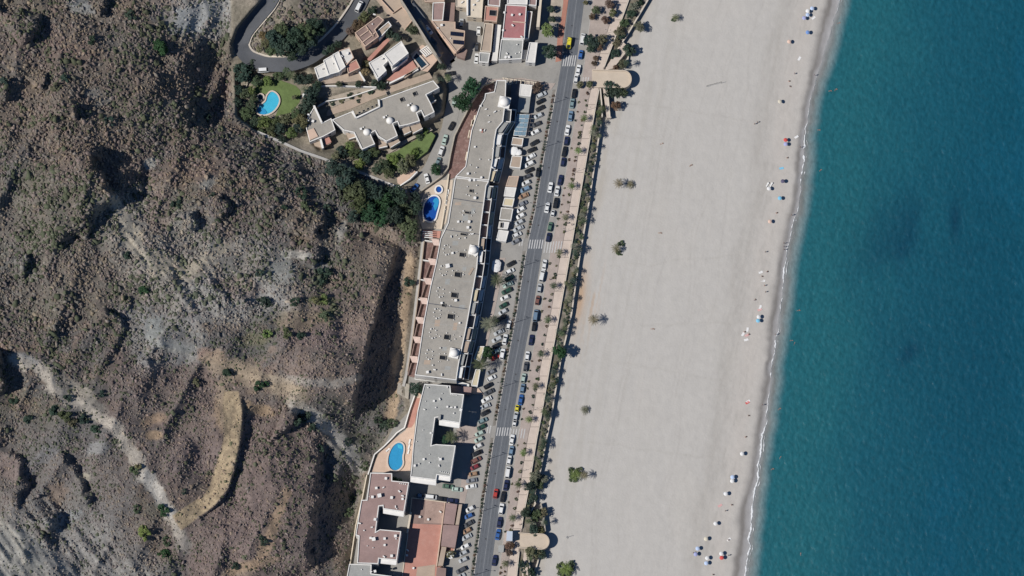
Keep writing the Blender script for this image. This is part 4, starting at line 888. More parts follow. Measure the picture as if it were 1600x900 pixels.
# --- low podium with a terracotta court
bP = bldg('podium_building', 'low building with a terracotta court on its roof, below the alley', [(643,777),(722,787.5),(708,872),(694,872),(690,960),(612,955),(628,900),(636,840)], 0, 0.9, roof='roof_terracotta', par=0.3, win=False, wall='cream_wall')
zp = 0.62
panel(bP, 'roof_area', [(644.5,779),(694,785),(691,820),(640,818)], zp+0.03, 'roof_brown', 0.06); panel(bP, 'roof_area', [(665,781),(694,785),(690.5,818),(662,817)], zp+0.09, 'roof_dusty', 0.05)
panel(bP, 'upper_roof', [(697,785.5),(714.5,788),(709.5,820),(692.5,818)], 3.4, 'roof_mauve', 3.2); panel(bP, 'upper_roof', [(692.5,820),(717,821),(711,856),(689,853)], 3.7, 'roof_mauve', 3.5)
panel(bP, 'roof_walk', [(717,788),(722,788),(717,820),(711.5,820)], 3.1, 'roof_tan', 2.9)
panel(bP, 'divider_wall', [(694.5,785),(696,785),(683,885),(681,885)], 2.2, 'tile_peach', 2.0)
panel(bP, 'divider_wall', [(640.5,800),(643.5,800),(638,832),(635,832)], 2.2, 'cream_wall', 2.0)
panel(bP, 'side_roof', [(690,854),(697.5,855),(692,884),(684,884)], 3.0, 'roof_tan', 2.6); panel(bP, 'side_roof', [(683,886),(697,888),(694,940),(676,940)], 3.4, 'roof_brown', 3.0)
clutter(bP, [(656,808),(669,812),(637,860),(636,868),(646,888),(688,800),(706,868)], zp, 4)
panel(bP, 'worn_area', [(652,886),(680,882),(678,930),(646,930)], zp+0.04, 'roof_tan', 0.06)
# satellite disc / parasol
# --- hillside villas above
def villa(label, pts, z0, h, roof, wall='white_wall', name='villa'): return bldg(name, label, pts, z0, h, roof=roof, wall=wall, cat='villa')
v1 = villa('brown-roofed villa with pale parapets, inside the road bend', [(554.4,51),(591,24.6),(600,31),(586,46),(592,57),(570.5,72.7)], 7.0, 6.2, 'roof_brown', 'tile_peach')
volume(v1, [(586,51),(607,33),(612,39.7),(592,61)], 7.0, 11.5, 'roof_tan', 'white_wall')
for q in ([(562,56),(576,46),(577,47),(563,57)], [(565,66),(586,50),(587,51),(566,67)], [(571,41),(583,57),(584,56),(572,40)]): panel(v1, 'roof_wall', q, 13.4, 'tile_peach', 0.7)
clutter(v1, [(582,38),(585,23)], 12.8, 5)
v2 = villa('white villa with stepped roofs beside the hairpin road', [(491,106),(508,97),(516,117),(497,123)], 7.2, 5.4, 'roof_white')
volume(v2, [(505,94),(519,86),(531,112),(513,117)], 7.2, 13.2, 'roof_white'); volume(v2, [(519.5,85),(529,80),(540,104),(530,112)], 7.2, 13.8, 'roof_white'); volume(v2, [(529.5,79),(546,73.5),(553,90),(541,102)], 7.2, 13.0, 'roof_white', 'tile_peach')
volume(v2, [(541,101),(556.5,92.5),(563,106),(544,115)], 7.2, 12.2, 'roof_terracotta', 'tile_peach')
panel(v2, 'terrace', [(500,124),(562,108),(570,126),(508,131)], 7.6, 'roof_tan', 1.2); panel(v2, 'terrace_wall', [(559,110),(561,109),(571,126),(569,127)], 8.8, 'white_wall', 1.6)
clutter(v2, [(534,88),(543,84),(520,100),(503,108)], 12.6, 6)
v3 = villa('white villa with split-level roofs above a pink terrace', [(576,98),(598,85),(606,95),(599,102),(604,110),(590,123)], 5.0, 6.0, 'roof_white')
volume(v3, [(599,84.5),(627,64),(638.5,83),(613,103),(607,94.5)], 5.0, 12.4, 'roof_white'); volume(v3, [(611,104),(633,86),(637,91),(613,111)], 5.0, 9.2, 'roof_white')
panel(v3, 'terrace', [(574,92),(606,57),(611,61),(576,98)], 8.0, 'roof_terracotta', 2.4)
panel(v3, 'terrace', [(604,124),(641,88),(652,107),(614,127)], 6.0, 'roof_terracotta', 1.2); panel(v3, 'terrace_wall', [(608,129),(653,107),(654,109),(609,131)], 6.9, 'white_wall', 2.0); panel(v3, 'terrace_wall', [(633,122),(653,107),(652,104),(631,119)], 6.9, 'roof_tan', 1.2)
clutter(v3, [(588,108),(597,92),(620,80),(628,72)], 11.0, 9)
rp = empty('roof_pergola', U(665,78,6.0)+Vector((0,0,-2.6)), 0, 'white slatted pergola beside the small dark pool', 'pergola')
for i in range(6): panel(rp, 'slat', [(656.5+i*2.6,80-i*1.6),(658+i*2.6,79-i*1.6),(666+i*2.6,87.5-i*1.6),(664.5+i*2.6,88.5-i*1.6)], 6.2, 'white_wall', 0.15)
for q in ([(655,79),(670,69),(671,70),(656,80)], [(664,88),(679,79),(680,80),(665,89)]): panel(rp, 'beam', q, 6.02, 'white_wall', 0.2)
for q in ((656,80),(671,70.5),(665,88.5),(679,80)):
    panel(rp, 'post', rect(q[0]-0.5,q[1]-0.5,q[0]+0.5,q[1]+0.5), 6.0, 'white_wall', 2.6)
flat('terrace', [(641,85),(662,68),(690,86),(668,112),(655,110)], 5.1, 'tile_peach', 5.2, 'peach paved pool terrace')
flat('terrace', [(588,0),(612,-18),(652,26),(634,46),(616,36)], 6.5, 'roof_tan', 2.0, 'tan walled yard at the top')
wall_strip('yard_wall', 'pale zigzag yard wall at the top beside the dark street', [(592,-4),(614,20),(628,10),(645,30),(632,46)], 0.4, 6.5, 1.2, 'tile_peach')
# --- curved complex with domes
v4 = bldg('apartment_complex', 'small angular grey-roofed house at the west end of the domed terrace row', [(476,192),(491,165.6),(503,192),(517.6,184.5),(524,203),(506,213),(484,222)], 3.2, 6.4, roof='roof_grey', cat='house')
panel(v4, 'terrace', [(480,204),(490,200),(497,213),(484,219)], 9.7, 'tile_peach', 0.3); panel(v4, 'terrace', [(488,219),(510,213),(517,224),(503,231),(492,228)], 6.2, 'roof_tan', 3.0)
panel(v4, 'parapet', [(489,165),(492,164.5),(504,191),(501.5,192)], 10.4, 'white_wall', 0.9); clutter(v4, [(482,180),(484,186),(489,190),(481,189)], 9.2, 3)
panel(v4, 'balcony_wall', [(498,213),(501,212),(506,231),(503,232)], 8.2, 'white_wall', 4.5); panel(v4, 'balcony', [(505,218),(514,214),(518,222),(508,227)], 6.6, 'roof_terracotta', 0.3)
PC = [(518.5,187),(549.7,174),(556,183.5),(593,166.5),(590,157),(677,125.7),(686.6,137),(666,148),(673,161),(679,175),(663,183),(658,173),(651.5,176.5),(656,189),(640,194),(624,197.5),(621,190),(614,193),(621.5,212),(604,221),(591,213),(586,204.5),(578.5,208.5),(586,225),(566,233.6),(553,207),(537,203.5)]
v5 = bldg('apartment_complex', 'curved grey-roofed terrace row with three small white domes', PC, 2.6, 7.0, roof='roof_grey', cat='house')
z5 = 9.2
for x, y in ((573,206),(609,188),(647,169)): dome(v5, x, y, 1.5, z5, None); on_roof(v5, 'chimney', CHIM, x-9, y-4, z5, 0.3, 0.9); on_roof(v5, 'vent_pot', POT, x-5, y-7, z5, 0, 1.2)
for x, y in ((607,145.5),(628,155.5),(648,146.5)): skylight_or_well(v5, x, y, 6.5, 6.5, z5, R(-25))
for q in ([(556,183),(593,165.5),(593.6,167),(557,185)], [(590,155),(593,156),(594,166),(592,166)], [(550,173),(552,173),(557,184),(555,184.5)]): panel(v5, 'roof_wall', q, z5+1.4, 'white_wall', 1.5)
for i in range(5): skylight_or_well(v5, 562+i*6.6, 176-i*3.0, 4.6, 3.6, z5, R(-25))
for q in ([(667,150),(676,146),(681,157),(672,162)], [(641,196),(656,190.5),(660,201),(645,209)], [(606,223),(621,214),(625,222),(610,231)], [(627,202),(639,196.5),(642,206),(631,211)], [(591,218),(603,223),(605,229),(592,232)], [(540,206),(553,202),(557,214),(545,218)]): panel(v5, 'terrace', q, 6.2, 'roof_tan', 3.4); panel(v5, 'terrace_wall', [q[2],q[3],(q[3][0]+0.6,q[3][1]-1.4),(q[2][0]+0.6,q[2][1]-1.4)], 7.2, 'white_wall', 1.4)
flat('upper_walk', [(510,182),(548,170),(590,152),(676,122),(670,112),(640,121),(606,132),(560,150),(512,172)], 3.5, 'roof_tan', 3.4, 'pale paved walk behind the domed terrace row')
flat('slope_bed', [(506,158),(512,150),(590,132),(592,140),(560,150),(520,168)], 3.7, 'soil_pale', 3.4, 'dry planted bed behind the domed terrace row')
wall_strip('garden_wall', 'thin white wall behind the domed terrace row', [(496,166),(510,158),(545,152),(590,137),(606,128)], 0.4, 3.6, 1.4, 'white_wall')
wall_strip('garden_wall', 'white wall under the upper white villas', [(494,134),(530,134),(588,136)], 0.4, 5.5, 1.3, 'white_wall')
wall_strip('garden_wall', 'white zigzag wall below the small angular house', [(470,222),(484,229),(500,239),(515,246),(524,243)], 0.5, 3.5, 1.5, 'white_wall')
wall_strip('garden_wall', 'pale boundary wall on the west side of the pool garden', [(388,126),(378,152),(367,180),(366,184),(402,206)], 0.5, 5.6, 1.2, 'wall_stone')
wall_strip('garden_wall', 'white boundary wall below the lawn garden down to the street', [(530,252),(560,265),(600,283),(622,292),(640,280),(652,268)], 0.5, 1.2, 1.4, 'white_wall')
flat('lawn', [(462,134),(440,126),(412,124),(398,138),(402,152),(428,142),(440,158),(430,182),(455,176),(468,160),(470,142)], 6.1, 'lawn', 1.2, 'bright mown lawn by the light blue pool')
flat('lawn', [(590,246),(620,236),(650,218),(674,206),(680,212),(668,236),(640,258),(606,272),(590,262)], 1.9, 'lawn', 2.0, 'green garden lawn south of the domed row')
flat('footpath', [(604,234),(640,214),(672,199),(676,203),(640,220),(608,240)], 2.05, 'soil_pale', 0.4, 'pale garden path below the domed row')
flat('terrace', [(614,282),(640,262),(650,268),(628,290)], 1.6, 'tile_peach', 1.8, 'small peach terrace at the garden corner')
# --- street blocks at the top
tb = lambda label, pts, h, roof, wall='white_wall', **k: bldg('town_house', label, pts, 0, h, roof=roof, wall=wall, cat='house', **k)
t1 = tb('pale pink corner house with solar panels on its roof', [(673.7,32),(711.5,34),(711.5,45),(726.6,48),(724.7,70),(713,81)], 6.6, 'roof_tan', 'tile_peach')
for r0, (x, y, n) in enumerate([(704,49,7),(708,62,6)]):
    for i in range(n): panel(t1, 'solar_panel', [(x+i*3.0,y+i*0.3),(x+i*3.0+2.5,y+i*0.3+0.2),(x+i*3.0+2.2,y+i*0.3+6.6),(x+i*3.0-0.3,y+i*0.3+6.3)], 6.75, 'solar_cell', 0.1)
panel(t1, 'facade_terrace', [(673,36),(678,34),(716,82),(710,84)], 4.0, 'tile_peach', 4.0); clutter(t1, [(684,44),(690,40),(704,60)], 6.2, 2)
panel(t1, 'porch_roof', [(713,82),(725,74),(730,78),(726,92),(714,88)], 3.0, 'roof_brown', 2.8)
t2 = tb('mauve-roofed house above the solar panel house', [(676,4),(695,3),(692,32),(675,32)], 5.6, 'roof_mauve'); t3 = tb('pink-roofed house on the top edge beside the dark street', [(660,-30),(696,-30),(694,2),(664,3)], 6.4, 'roof_tan', 'tile_peach')
panel(t2, 'back_yard', rect(694,4,711,33,0.05), 2.4, 'roof_brown', 2.4)
t4 = tb('cream house with courtyard walls on the top edge', [(712,-30),(757,-30),(753,28),(730,26),(728,12),(712,10)], 6.0, 'cream_wall', 'cream_wall'); panel(t4, 'roof_wall', rect(729,-20,731.5,24), 6.9, 'white_wall', 1.2); clutter(t4, [(740,8),(746,2),(722,4),(738,16)], 5.6, 8)
t5 = tb('terracotta-roofed house with a dark roof light', [(758,9),(779,11),(776,34),(756,32)], 6.0, 'roof_terracotta', 'tile_peach'); skylight_or_well(t5, 770, 20, 11, 9, 5.6, 0.08)
t6 = tb('mauve house on the top edge behind the terracotta one', [(764,-30),(784,-30),(781,10),(762,8)], 6.6, 'roof_mauve')
t7 = tb('long tan-roofed house ending on the side street', [(757,36),(771,37),(767,81),(750,80)], 6.4, 'roof_tan', 'cream_wall'); volume(t7, [(749.5,81.5),(766,82.5),(763,98),(748,97)], 0, 5.6, 'roof_cool', 'white_wall')
panel(t7, 'side_roof', [(774,38),(783,39),(777,95),(768,95)], 4.2, 'roof_white', 3.9); panel(t7, 'side_roof', [(769.5,40),(773.5,40),(767.5,94),(765,94)], 3.0, 'roof_mauve', 2.8)
t8 = tb('long red-roofed house near the side street', [(790,7),(823,9),(819.5,61),(784,60)], 7.0, 'roof_red', 'white_wall'); clutter(t8, [(800,24),(812,23),(801,40),(786,48),(788,20),(815,58)], 6.6, 4); panel(t8, 'ridge_wall', [(801,33),(821,34.5),(821,35.8),(801,34.4)], 7.2, 'tile_peach', 0.6)
volume(t8, [(783,61),(818,62),(815,92),(779,94)], 0, 6.0, 'roof_cool', 'white_wall'); clutter(t8, [(792,84),(790,90),(808,70),(812,82),(795,90),(806,84)], 5.6, 6)
volume(t8, [(794,-30),(826,-30),(824,7),(792,6)], 0, 7.4, 'roof_white', 'white_wall')
t9 = tb('narrow white house end on the side street by the dark tree', [(827,66),(840,66.5),(836,98),(821,97)], 5.4, 'roof_white'); volume(t9, [(824,17),(832,18),(826,60),(820,60)], 0, 5.0, 'roof_mauve', 'white_wall')
panel(t9, 'yard_roof', rect(816,78,824,92,0.1), 3.4, 'roof_white', 3.2); panel(t9, 'yard_wall', [(845,-30),(849,-30),(843,42),(838,42)], 5.0, 'cream_wall', 4.8)
t10 = tb('grey-roofed house on the top edge beside the sandy yard', [(828,-30),(841,-30),(838,9),(826,8)], 6.4, 'roof_mauve')
flat('yard', [(862,-50),(882,-50),(880,5),(876,36),(857,36)], 0.12, 'soil_pale', 0.2, 'sandy yard beside the red footpath')
# --- arcade annexes and restaurants between the long block and the parking lot
def annex(label, pts, h, roof, wall='white_wall'): return bldg('shop_annex', label, pts, 0, h, roof=roof, wall=wall, par=0.15, win=False, cat='shop')
a1 = annex('white flat-roofed restaurant annex by the street corner', [(813,131),(832,133),(829,151),(811,149)], 3.6, 'roof_white'); panel(a1, 'side_roof', [(799,131),(813,131),(808,178),(795,178)], 3.0, 'roof_dark', 3.0); panel(a1, 'back_roof', [(811,150),(829,152),(826,176),(808,175)], 2.8, 'roof_cool', 2.6)
gp = empty('glass_canopy', U(815,196,0), 0, 'blue glass canopy in a white frame beside the parked cars', 'canopy')
for i in range(5):
    for j in range(3): panel(gp, 'pane_or_shade_plate', [(808.8+j*6.2-i*1.2,179+i*6.6),(814.4+j*6.2-i*1.2,179.3+i*6.6),(813.3+j*6.2-i*1.2,185+i*6.6),(807.7+j*6.2-i*1.2,184.7+i*6.6)], 3.2, 'blue_glass', 0.05)
for i in range(6): panel(gp, 'frame', [(808.4-i*1.2,178+i*6.6),(827.4-i*1.2,179+i*6.6),(827.2-i*1.2,179.8+i*6.6),(808.2-i*1.2,178.8+i*6.6)], 3.14, 'awning_white', 0.12)
for j in range(4): panel(gp, 'frame', [(808+j*6.3,178.5),(808.7+j*6.3,178.5),(802.7+j*6.3,212),(802+j*6.3,212)], 3.08, 'awning_white', 0.12)
for q in ((809,180),(826,181),(804,210),(820,211)): panel(gp, 'post', rect(q[0]-0.4,q[1]-0.4,q[0]+0.4,q[1]+0.4), 3.0, 'awning_white', 3.0)
a2 = annex('cream café roof south of the blue glass canopy', [(801,214),(818,216),(816,228),(798,226)], 3.0, 'roof_tan')
a3 = annex('tan shop roof beside white parasols', [(800,243),(816,244),(813,263),(796,261)], 3.2, 'roof_tan')
a4 = annex('pink shop roof beside the angled cars', [(795,275),(811,275),(807,292),(790,291)], 3.2, 'roof_tan', 'tile_peach')
a5 = annex('white shop roof next to the pink one', [(789.5,292),(807,293),(803.5,308),(787,306)], 3.3, 'roof_white')
a6 = annex('grey shop roof in the arcade', [(783,324),(802,326),(798.5,345),(780,343)], 3.0, 'roof_grey'); a7 = annex('small cream shop roof between white and grey ones', [(788,309),(804,310),(801,323),(785,321)], 2.6, 'awning_cream')
a8 = annex('white shop roof with a dark roof opening', [(780,346),(796,347),(793,358),(778,357)], 3.1, 'roof_white'); skylight_or_well(a8, 783.5, 351.5, 4, 8, 2.95, 0.1)
a9 = annex('pale grey shop roof at the end of the arcade', [(779,359),(795,361),(790.5,377.5),(775,375)], 3.2, 'roof_white')
g1 = annex('cream kiosk roof by the palms east of the long block', [(747,541),(757,541),(751,565),(740,560)], 2.8, 'awning_cream')
g2 = annex('cream kiosk roof south of the palms', [(743,577),(751,577),(746,604),(736,602)], 2.8, 'awning_cream')
# pergola stubs round the corner terrace
pg = empty('corner_pergola', U(805,126,0), 0, 'row of cream pergola bays along the side street corner', 'pergola')
for i in range(9): panel(pg, 'beam', [(787+i*6.6,121.5+i*0.9),(788.2+i*6.6,121.5+i*0.9),(787.4+i*6.6,129.5+i*0.9),(786.2+i*6.6,129.5+i*0.9)], 2.7, 'cream_wall', 0.2)
for q in ([(785,121),(842,128.6),(842,130),(785,122.4)], [(784,129),(840,136.5),(840,138),(784,130.4)]): panel(pg, 'rail', q, 2.45, 'cream_wall', 0.25)
for i in range(0, 9, 2): panel(pg, 'post', rect(786.5+i*6.6,129.2+i*0.9,787.7+i*6.6,130.6+i*0.9), 2.2, 'cream_wall', 2.2)
# beach kiosk on the lower promenade and bus shelter
kk = bldg('beach_kiosk', 'light blue-grey kiosk on the promenade beside the lower plaza', [(792,830),(801,830),(800.5,845),(791,845)], 0.1, 3.6, roof='roof_white', par=0.1, win=False, cat='kiosk')
mat('kiosk_blue', (0.50,0.55,0.62), 0.05); panel(kk, 'roof_sheet', [(792,830),(801,830),(800.5,845),(791,845)], 3.85, 'kiosk_blue', 0.1)
bs = empty('bus_shelter', U(783,857,0.1), 0, 'small grey shelter on the pavement south of the kiosk', 'shelter'); panel(bs, 'roof', [(779,852),(788,852),(786.5,863),(778,863)], 2.6, 'roof_cool', 0.15)
for q in ((780,853),(786.5,853),(779,862),(785.5,862)): panel(bs, 'post', rect(q[0]-0.4,q[1]-0.4,q[0]+0.4,q[1]+0.4), 2.44, 'steel', 2.4)
wall_strip('pool_wall', 'white curved wall around the peach pool terrace', [(575,741),(585,710),(600,697),(612,685),(620,676),(632,668),(640,640),(652,606)], 0.45, 0, 1.4, 'white_wall')
wall_strip('side_wall', 'cream wall along the west side of the mauve block', [(573,742),(566,778),(556,820),(547,880),(541,925)], 0.4, 0, 1.4, 'cream_wall')
flat('terrace', [(641,640),(652,612),(660,618),(650,650),(645,700),(641,735),(612,738),(580,737),(583,715),(600,700),(618,684),(634,672)], 0.06, 'tile_peach', 0.16, 'peach pool terrace west of the grey block')
flat('terrace', [(640,640),(649,622),(656,622),(648,660),(643,668),(636,668)], 0.12, 'roof_terracotta', 0.16, 'terracotta strip beside the grey block')
flat('terrace', [(567,782),(572,782),(556,840),(548,880),(543,880),(556,820)], 0.08, 'tile_patio', 0.16, 'red tiled strip west of the mauve block')
flat('terrace', [(664,296),(690,281),(708,281),(704,312),(697,348),(688,358),(660,358),(652,330)], 0.1, 'deck_beige', 0.2, 'peach paved deck around the dark blue pool')
flat('sloped_court', [(622,598),(640,600),(638,624),(620,614)], 0.8, 'wall_stone', 1.4, 'small concrete pad beside the path end')
for q in ([(700,272),(702,272),(696,318),(694,318)], [(694,322),(696,322),(690,358),(688,358)]): panel(bS, 'planter_wall', q, 1.0, 'cream_wall', 1.0)

# ------------------------------------------------------------------ pools
def pool_water(name, tint):
    m = bpy.data.materials.new(name); nt, N, L, P = nodes(m); N.remove(P); out = N['Material Output']
    tr = N.new('ShaderNodeBsdfTransparent'); tr.inputs[0].default_value = (*tint, 1); gl = N.new('ShaderNodeBsdfGlossy'); gl.inputs['Roughness'].default_value = 0.08
    fr = N.new('ShaderNodeFresnel'); fr.inputs[0].default_value = 1.33; mx = N.new('ShaderNodeMixShader'); L.new(fr.outputs[0], mx.inputs[0]); L.new(tr.outputs[0], mx.inputs[1]); L.new(gl.outputs[0], mx.inputs[2]); L.new(mx.outputs[0], out.inputs[0]); MATS[name] = m
pool_water('pool_water', (0.80,0.95,0.98))
mat('pool_cyan', (0.10,0.50,0.66), 0.06, 0.6, 0.5); mat('pool_navy', (0.015,0.085,0.36), 0.08, 0.6, 0.5); mat('pool_sky', (0.055,0.33,0.56), 0.06, 0.6, 0.5); mat('pool_dark', (0.02,0.04,0.07), 0.08, 0.6, 0.5)
mat('coping', (0.62,0.52,0.44), 0.05, 0.6); mat('coping_white', (0.72,0.70,0.68), 0.04, 0.6)
def smooth_closed(pts, it=2):
    for _ in range(it):
        q = []
        for a, b in zip(pts, pts[1:]+pts[:1]): q += [(a[0]*0.75+b[0]*0.25, a[1]*0.75+b[1]*0.25), (a[0]*0.25+b[0]*0.75, a[1]*0.25+b[1]*0.75)]
        pts = q
    return pts
def pool(label, pts, z, tile, coping, it=2, deep=1.5, cw=0.6, shelves=()):
    P = poly_px(smooth_closed(pts, it), z+0.3); c = Vector((sum(p[0] for p in P)/len(P), sum(p[1] for p in P)/len(P), z)); root = empty('swimming_pool', c, 0, label, 'pool')
    P = [(p[0]-c.x, p[1]-c.y) for p in P]; n = len(P); O = inset(P, -cw)
    V = [(p[0], p[1], 0.62) for p in P]+[(p[0], p[1], 0.62) for p in O]+[(p[0], p[1], -0.3) for p in O]+[(p[0], p[1], 0.42) for p in P]
    F = []
    for i in range(n):
        j = (i+1) % n; F += [(i, n+i, n+j, j), (n+i, 2*n+i, 2*n+j, n+j), (3*n+i, i, j, 3*n+j)]
    obj('coping', mesh('coping', V, F, coping), root)
    # the basin stands in the raised surround: floor, wall and water
    xs = [p[1] for p in P]; y0, y1 = min(xs), max(xs)
    zf = lambda p: 0.30-0.14*(y1-p[1])/(y1-y0)
    obj('basin', triangulated(mesh('basin', [(p[0], p[1], zf(p)) for p in P], [tuple(range(n))], tile)), root)
    for sh, tl in shelves:
        Q = [(p[0]-c.x, p[1]-c.y) for p in poly_px(sh, z+0.3)]; obj('shelf', slab_mesh('shelf', Q, 0.1, 0.36, tl), root)
    obj('water', triangulated(mesh('water', [(p[0], p[1], 0.5) for p in P], [tuple(range(n))], 'pool_water')), root)
    return root
pool('light blue kidney-shaped pool beside the lawn', [(424,142),(434,148),(437,160),(428,174),(415,180),(402,178),(402,168),(410,163),(416,158),(417,150)], 6.1, 'pool_cyan', 'coping', shelves=[([(403,171),(408,168),(414,171),(417,176),(413,179.5),(404,177)], 'pool_sky')])
pool('small dark round spa pool beside the light blue pool', [(404,148),(410,148),(412,153),(408,157),(403,155)], 6.1, 'pool_dark', 'coping', 2)
pool('dark blue kidney-shaped pool west of the long block', [(682,306),(687,313),(685,324),(682,334),(680,343),(672,347),(663,342),(661,330),(664,317),(671,308)], 0.1, 'pool_navy', 'coping_white', shelves=[([(678,311),(682,308.5),(686,313),(684.5,322),(680,330),(677,322),(679,317),(676,315)], 'pool_sky')])
pool('small round blue paddling pool beside the dark blue pool', [(683,291.5),(688,291.5),(690.5,296.5),(688,301),(683,301),(680.5,296.5)], 0.1, 'pool_navy', 'coping_white', 2)
pool('sky blue kidney-shaped pool west of the grey U-shaped block', [(622,691),(630,694),(631,704),(628,714),(630,726),(622,735),(612,735),(606,726),(607,712),(613,698)], 0.06, 'pool_sky', 'coping', shelves=[([(621,694),(628,696),(629,702),(622,700)], 'pool_cyan')])
pool('small rectangular dark pool on the villa terrace', [(646,90),(651,83),(667,101),(659,107)], 5.1, 'pool_dark', 'coping', 0)

# ------------------------------------------------------------------ vegetation
def leaf_quads(centers, normals, sizes, r):
    V = []; F = []
    for c, n, s in zip(centers, normals, sizes):
        a = n.orthogonal().normalized(); b = n.cross(a); t = r.uniform(0, 6.28); u = a*math.cos(t)+b*math.sin(t); w = n.cross(u); o = len(V)
        V += [c-u*s, c-w*s*0.55+n*s*0.12, c+u*s, c+w*s*0.55-n*s*0.1]; F.append((o, o+1, o+2, o+3))
    return V, F
def crown_mesh(seed, clumps=34, per=34, squash=0.8, big=1.0):
    """unit-radius crown: leaf clumps of uneven size spread through the volume"""
    r = random.Random(seed); C = []; N = []; S = []
    for k in range(clumps):
        while True:
            p = Vector((r.uniform(-1,1), r.uniform(-1,1), r.uniform(-0.75,1)))
            if 0.25 < p.length < 0.9: break
        cr = r.uniform(0.2, 0.42)
        for j in range(per):
            d = Vector((r.gauss(0,1), r.gauss(0,1), r.gauss(0,1)+0.35)).normalized(); q = p+d*cr*r.uniform(0.6, 1.05)
            q.z *= squash; C.append(q); N.append((d+Vector((0,0,0.5))+Vector((r.gauss(0,.35), r.gauss(0,.35), r.gauss(0,.35)))).normalized()); S.append(r.uniform(0.07, 0.15)*big)
    v, f = leaf_quads(C, N, S, r); me = mesh('crown', v, f, 'leaf'); return me
CROWNS = [crown_mesh(100+i) for i in range(5)]; BUSHES = [crown_mesh(200+i, 14, 22, 0.75, 1.7) for i in range(4)]
for me in BUSHES: me.name = 'shrub'
def trunk_mesh(seed):
    r = random.Random(seed); parts = [tube_vf((0,0,-0.3), (r.uniform(-.05,.05), r.uniform(-.05,.05), 0.55), 0.05, 0.034, 7)]
    for k in range(4):
        a = k*1.57+r.uniform(-.5,.5); parts.append(tube_vf((0,0,0.5), (0.24*math.cos(a), 0.24*math.sin(a), 0.82+r.uniform(-.08,.1)), 0.026, 0.010, 5))
    return mesh('trunk', *merge(parts), 'bark')
TRUNKS = [trunk_mesh(i) for i in range(3)]
def palm_crown(seed, n=14, length=1.0):
    r = random.Random(seed); V = []; F = []
    for k in range(n):
        a = 2*math.pi*k/n+r.uniform(-.15,.15); lift = r.uniform(0.0, 0.85); L = length*r.uniform(0.8, 1.05); pts = []
        for i in range(8):
            t = i/7; pts.append(Vector((math.cos(a)*L*t*(1-0.12*lift), math.sin(a)*L*t*(1-0.12*lift), lift*0.75*t-(0.45+0.5*lift)*t*t)))
        sd = Vector((-math.sin(a), math.cos(a), 0))
        for i in range(7):                                     # rachis
            o = len(V); V += [pts[i]-sd*0.012, pts[i]+sd*0.012, pts[i+1]+sd*0.009, pts[i+1]-sd*0.009]; F.append((o, o+1, o+2, o+3))
        for i in range(1, 8):                                  # leaflets on both sides
            t = i/7; d = (pts[i]-pts[i-1]).normalized(); w = 0.15*math.sin(math.pi*min(1, t*0.85+0.12))
            for s in (-1, 1):
                o = len(V); tip = pts[i]+sd*s*w+d*0.13-Vector((0,0,0.07)); V += [pts[i]-d*0.055, tip-d*0.02, tip+d*0.03, pts[i]+d*0.03]; F.append((o, o+1, o+2, o+3))
    return mesh('crown', V, F, 'leaf')
PALMS = [palm_crown(i) for i in range(4)]
PTRUNK = mesh('trunk', *merge([tube_vf((0,0,-0.04), (0.01,0,0.35), 0.045, 0.034, 8, False), tube_vf((0.01,0,0.35), (0.0,0.015,0.75), 0.034, 0.03, 8, False), tube_vf((0,0.015,0.75), (0,0,1.0), 0.03, 0.042, 8)]), 'bark')
vr = random.Random(77)
def green(k='mid'):
    b = {'mid':(0.068,0.09,0.045), 'dark':(0.034,0.056,0.040), 'bright':(0.115,0.16,0.05), 'olive':(0.12,0.12,0.065), 'grey':(0.15,0.155,0.105), 'dry':(0.17,0.14,0.08), 'brown':(0.13,0.085,0.06), 'deep':(0.025,0.062,0.026)}[k]
    f = vr.uniform(0.8, 1.25); return (b[0]*f*vr.uniform(.9,1.1), b[1]*f, b[2]*f*vr.uniform(.85,1.15), 1)
def tree(px, py, r, h, z0, tone, label, group=None, name='tree', cat='tree'):
    """crown centre seen at px,py; r in photo pixels, h metres to the crown's middle"""
    R_ = r*PXM; p = U(px, py, z0+h); root = empty(name, (p.x, p.y, z0), vr.uniform(0, 6.28), label, cat, group)
    obj('trunk', vr.choice(TRUNKS), root, (0,0,0), 0, (h*0.9, h*0.9, h*1.15))
    c = obj('crown', vr.choice(CROWNS), root, (0,0,h), 0, (R_*1.2, R_*vr.uniform(1.02,1.24), R_*vr.uniform(0.9,1.12))); c.color = green(tone)
    return root
def palm(px, py, r, h, z0, tone, label, group=None):
    R_ = r*PXM; p = U(px, py, z0+h); root = empty('palm_tree', (p.x, p.y, z0), vr.uniform(0, 6.28), label, 'palm', group)
    t = min(h, 6); obj('trunk', PTRUNK, root, (0,0,0), 0, (5.5, 5.5, h)); c = obj('crown', vr.choice(PALMS), root, (0,0,h), 0, (R_*1.1, R_*1.1, R_*1.0)); c.color = green(tone)
    return root
def shrub(px, py, r, z0, tone, label, group=None, hf=0.8, name='shrub'):
    R_ = r*PXM; p = U(px, py, z0+R_*hf*0.5); o = obj(name, vr.choice(BUSHES), None, (p.x, p.y, z0+R_*hf*0.35), vr.uniform(0, 6.28), (R_*1.08, R_*1.08, R_*hf)); o.color = green(tone); tag(o, label, 'shrub', group); return o

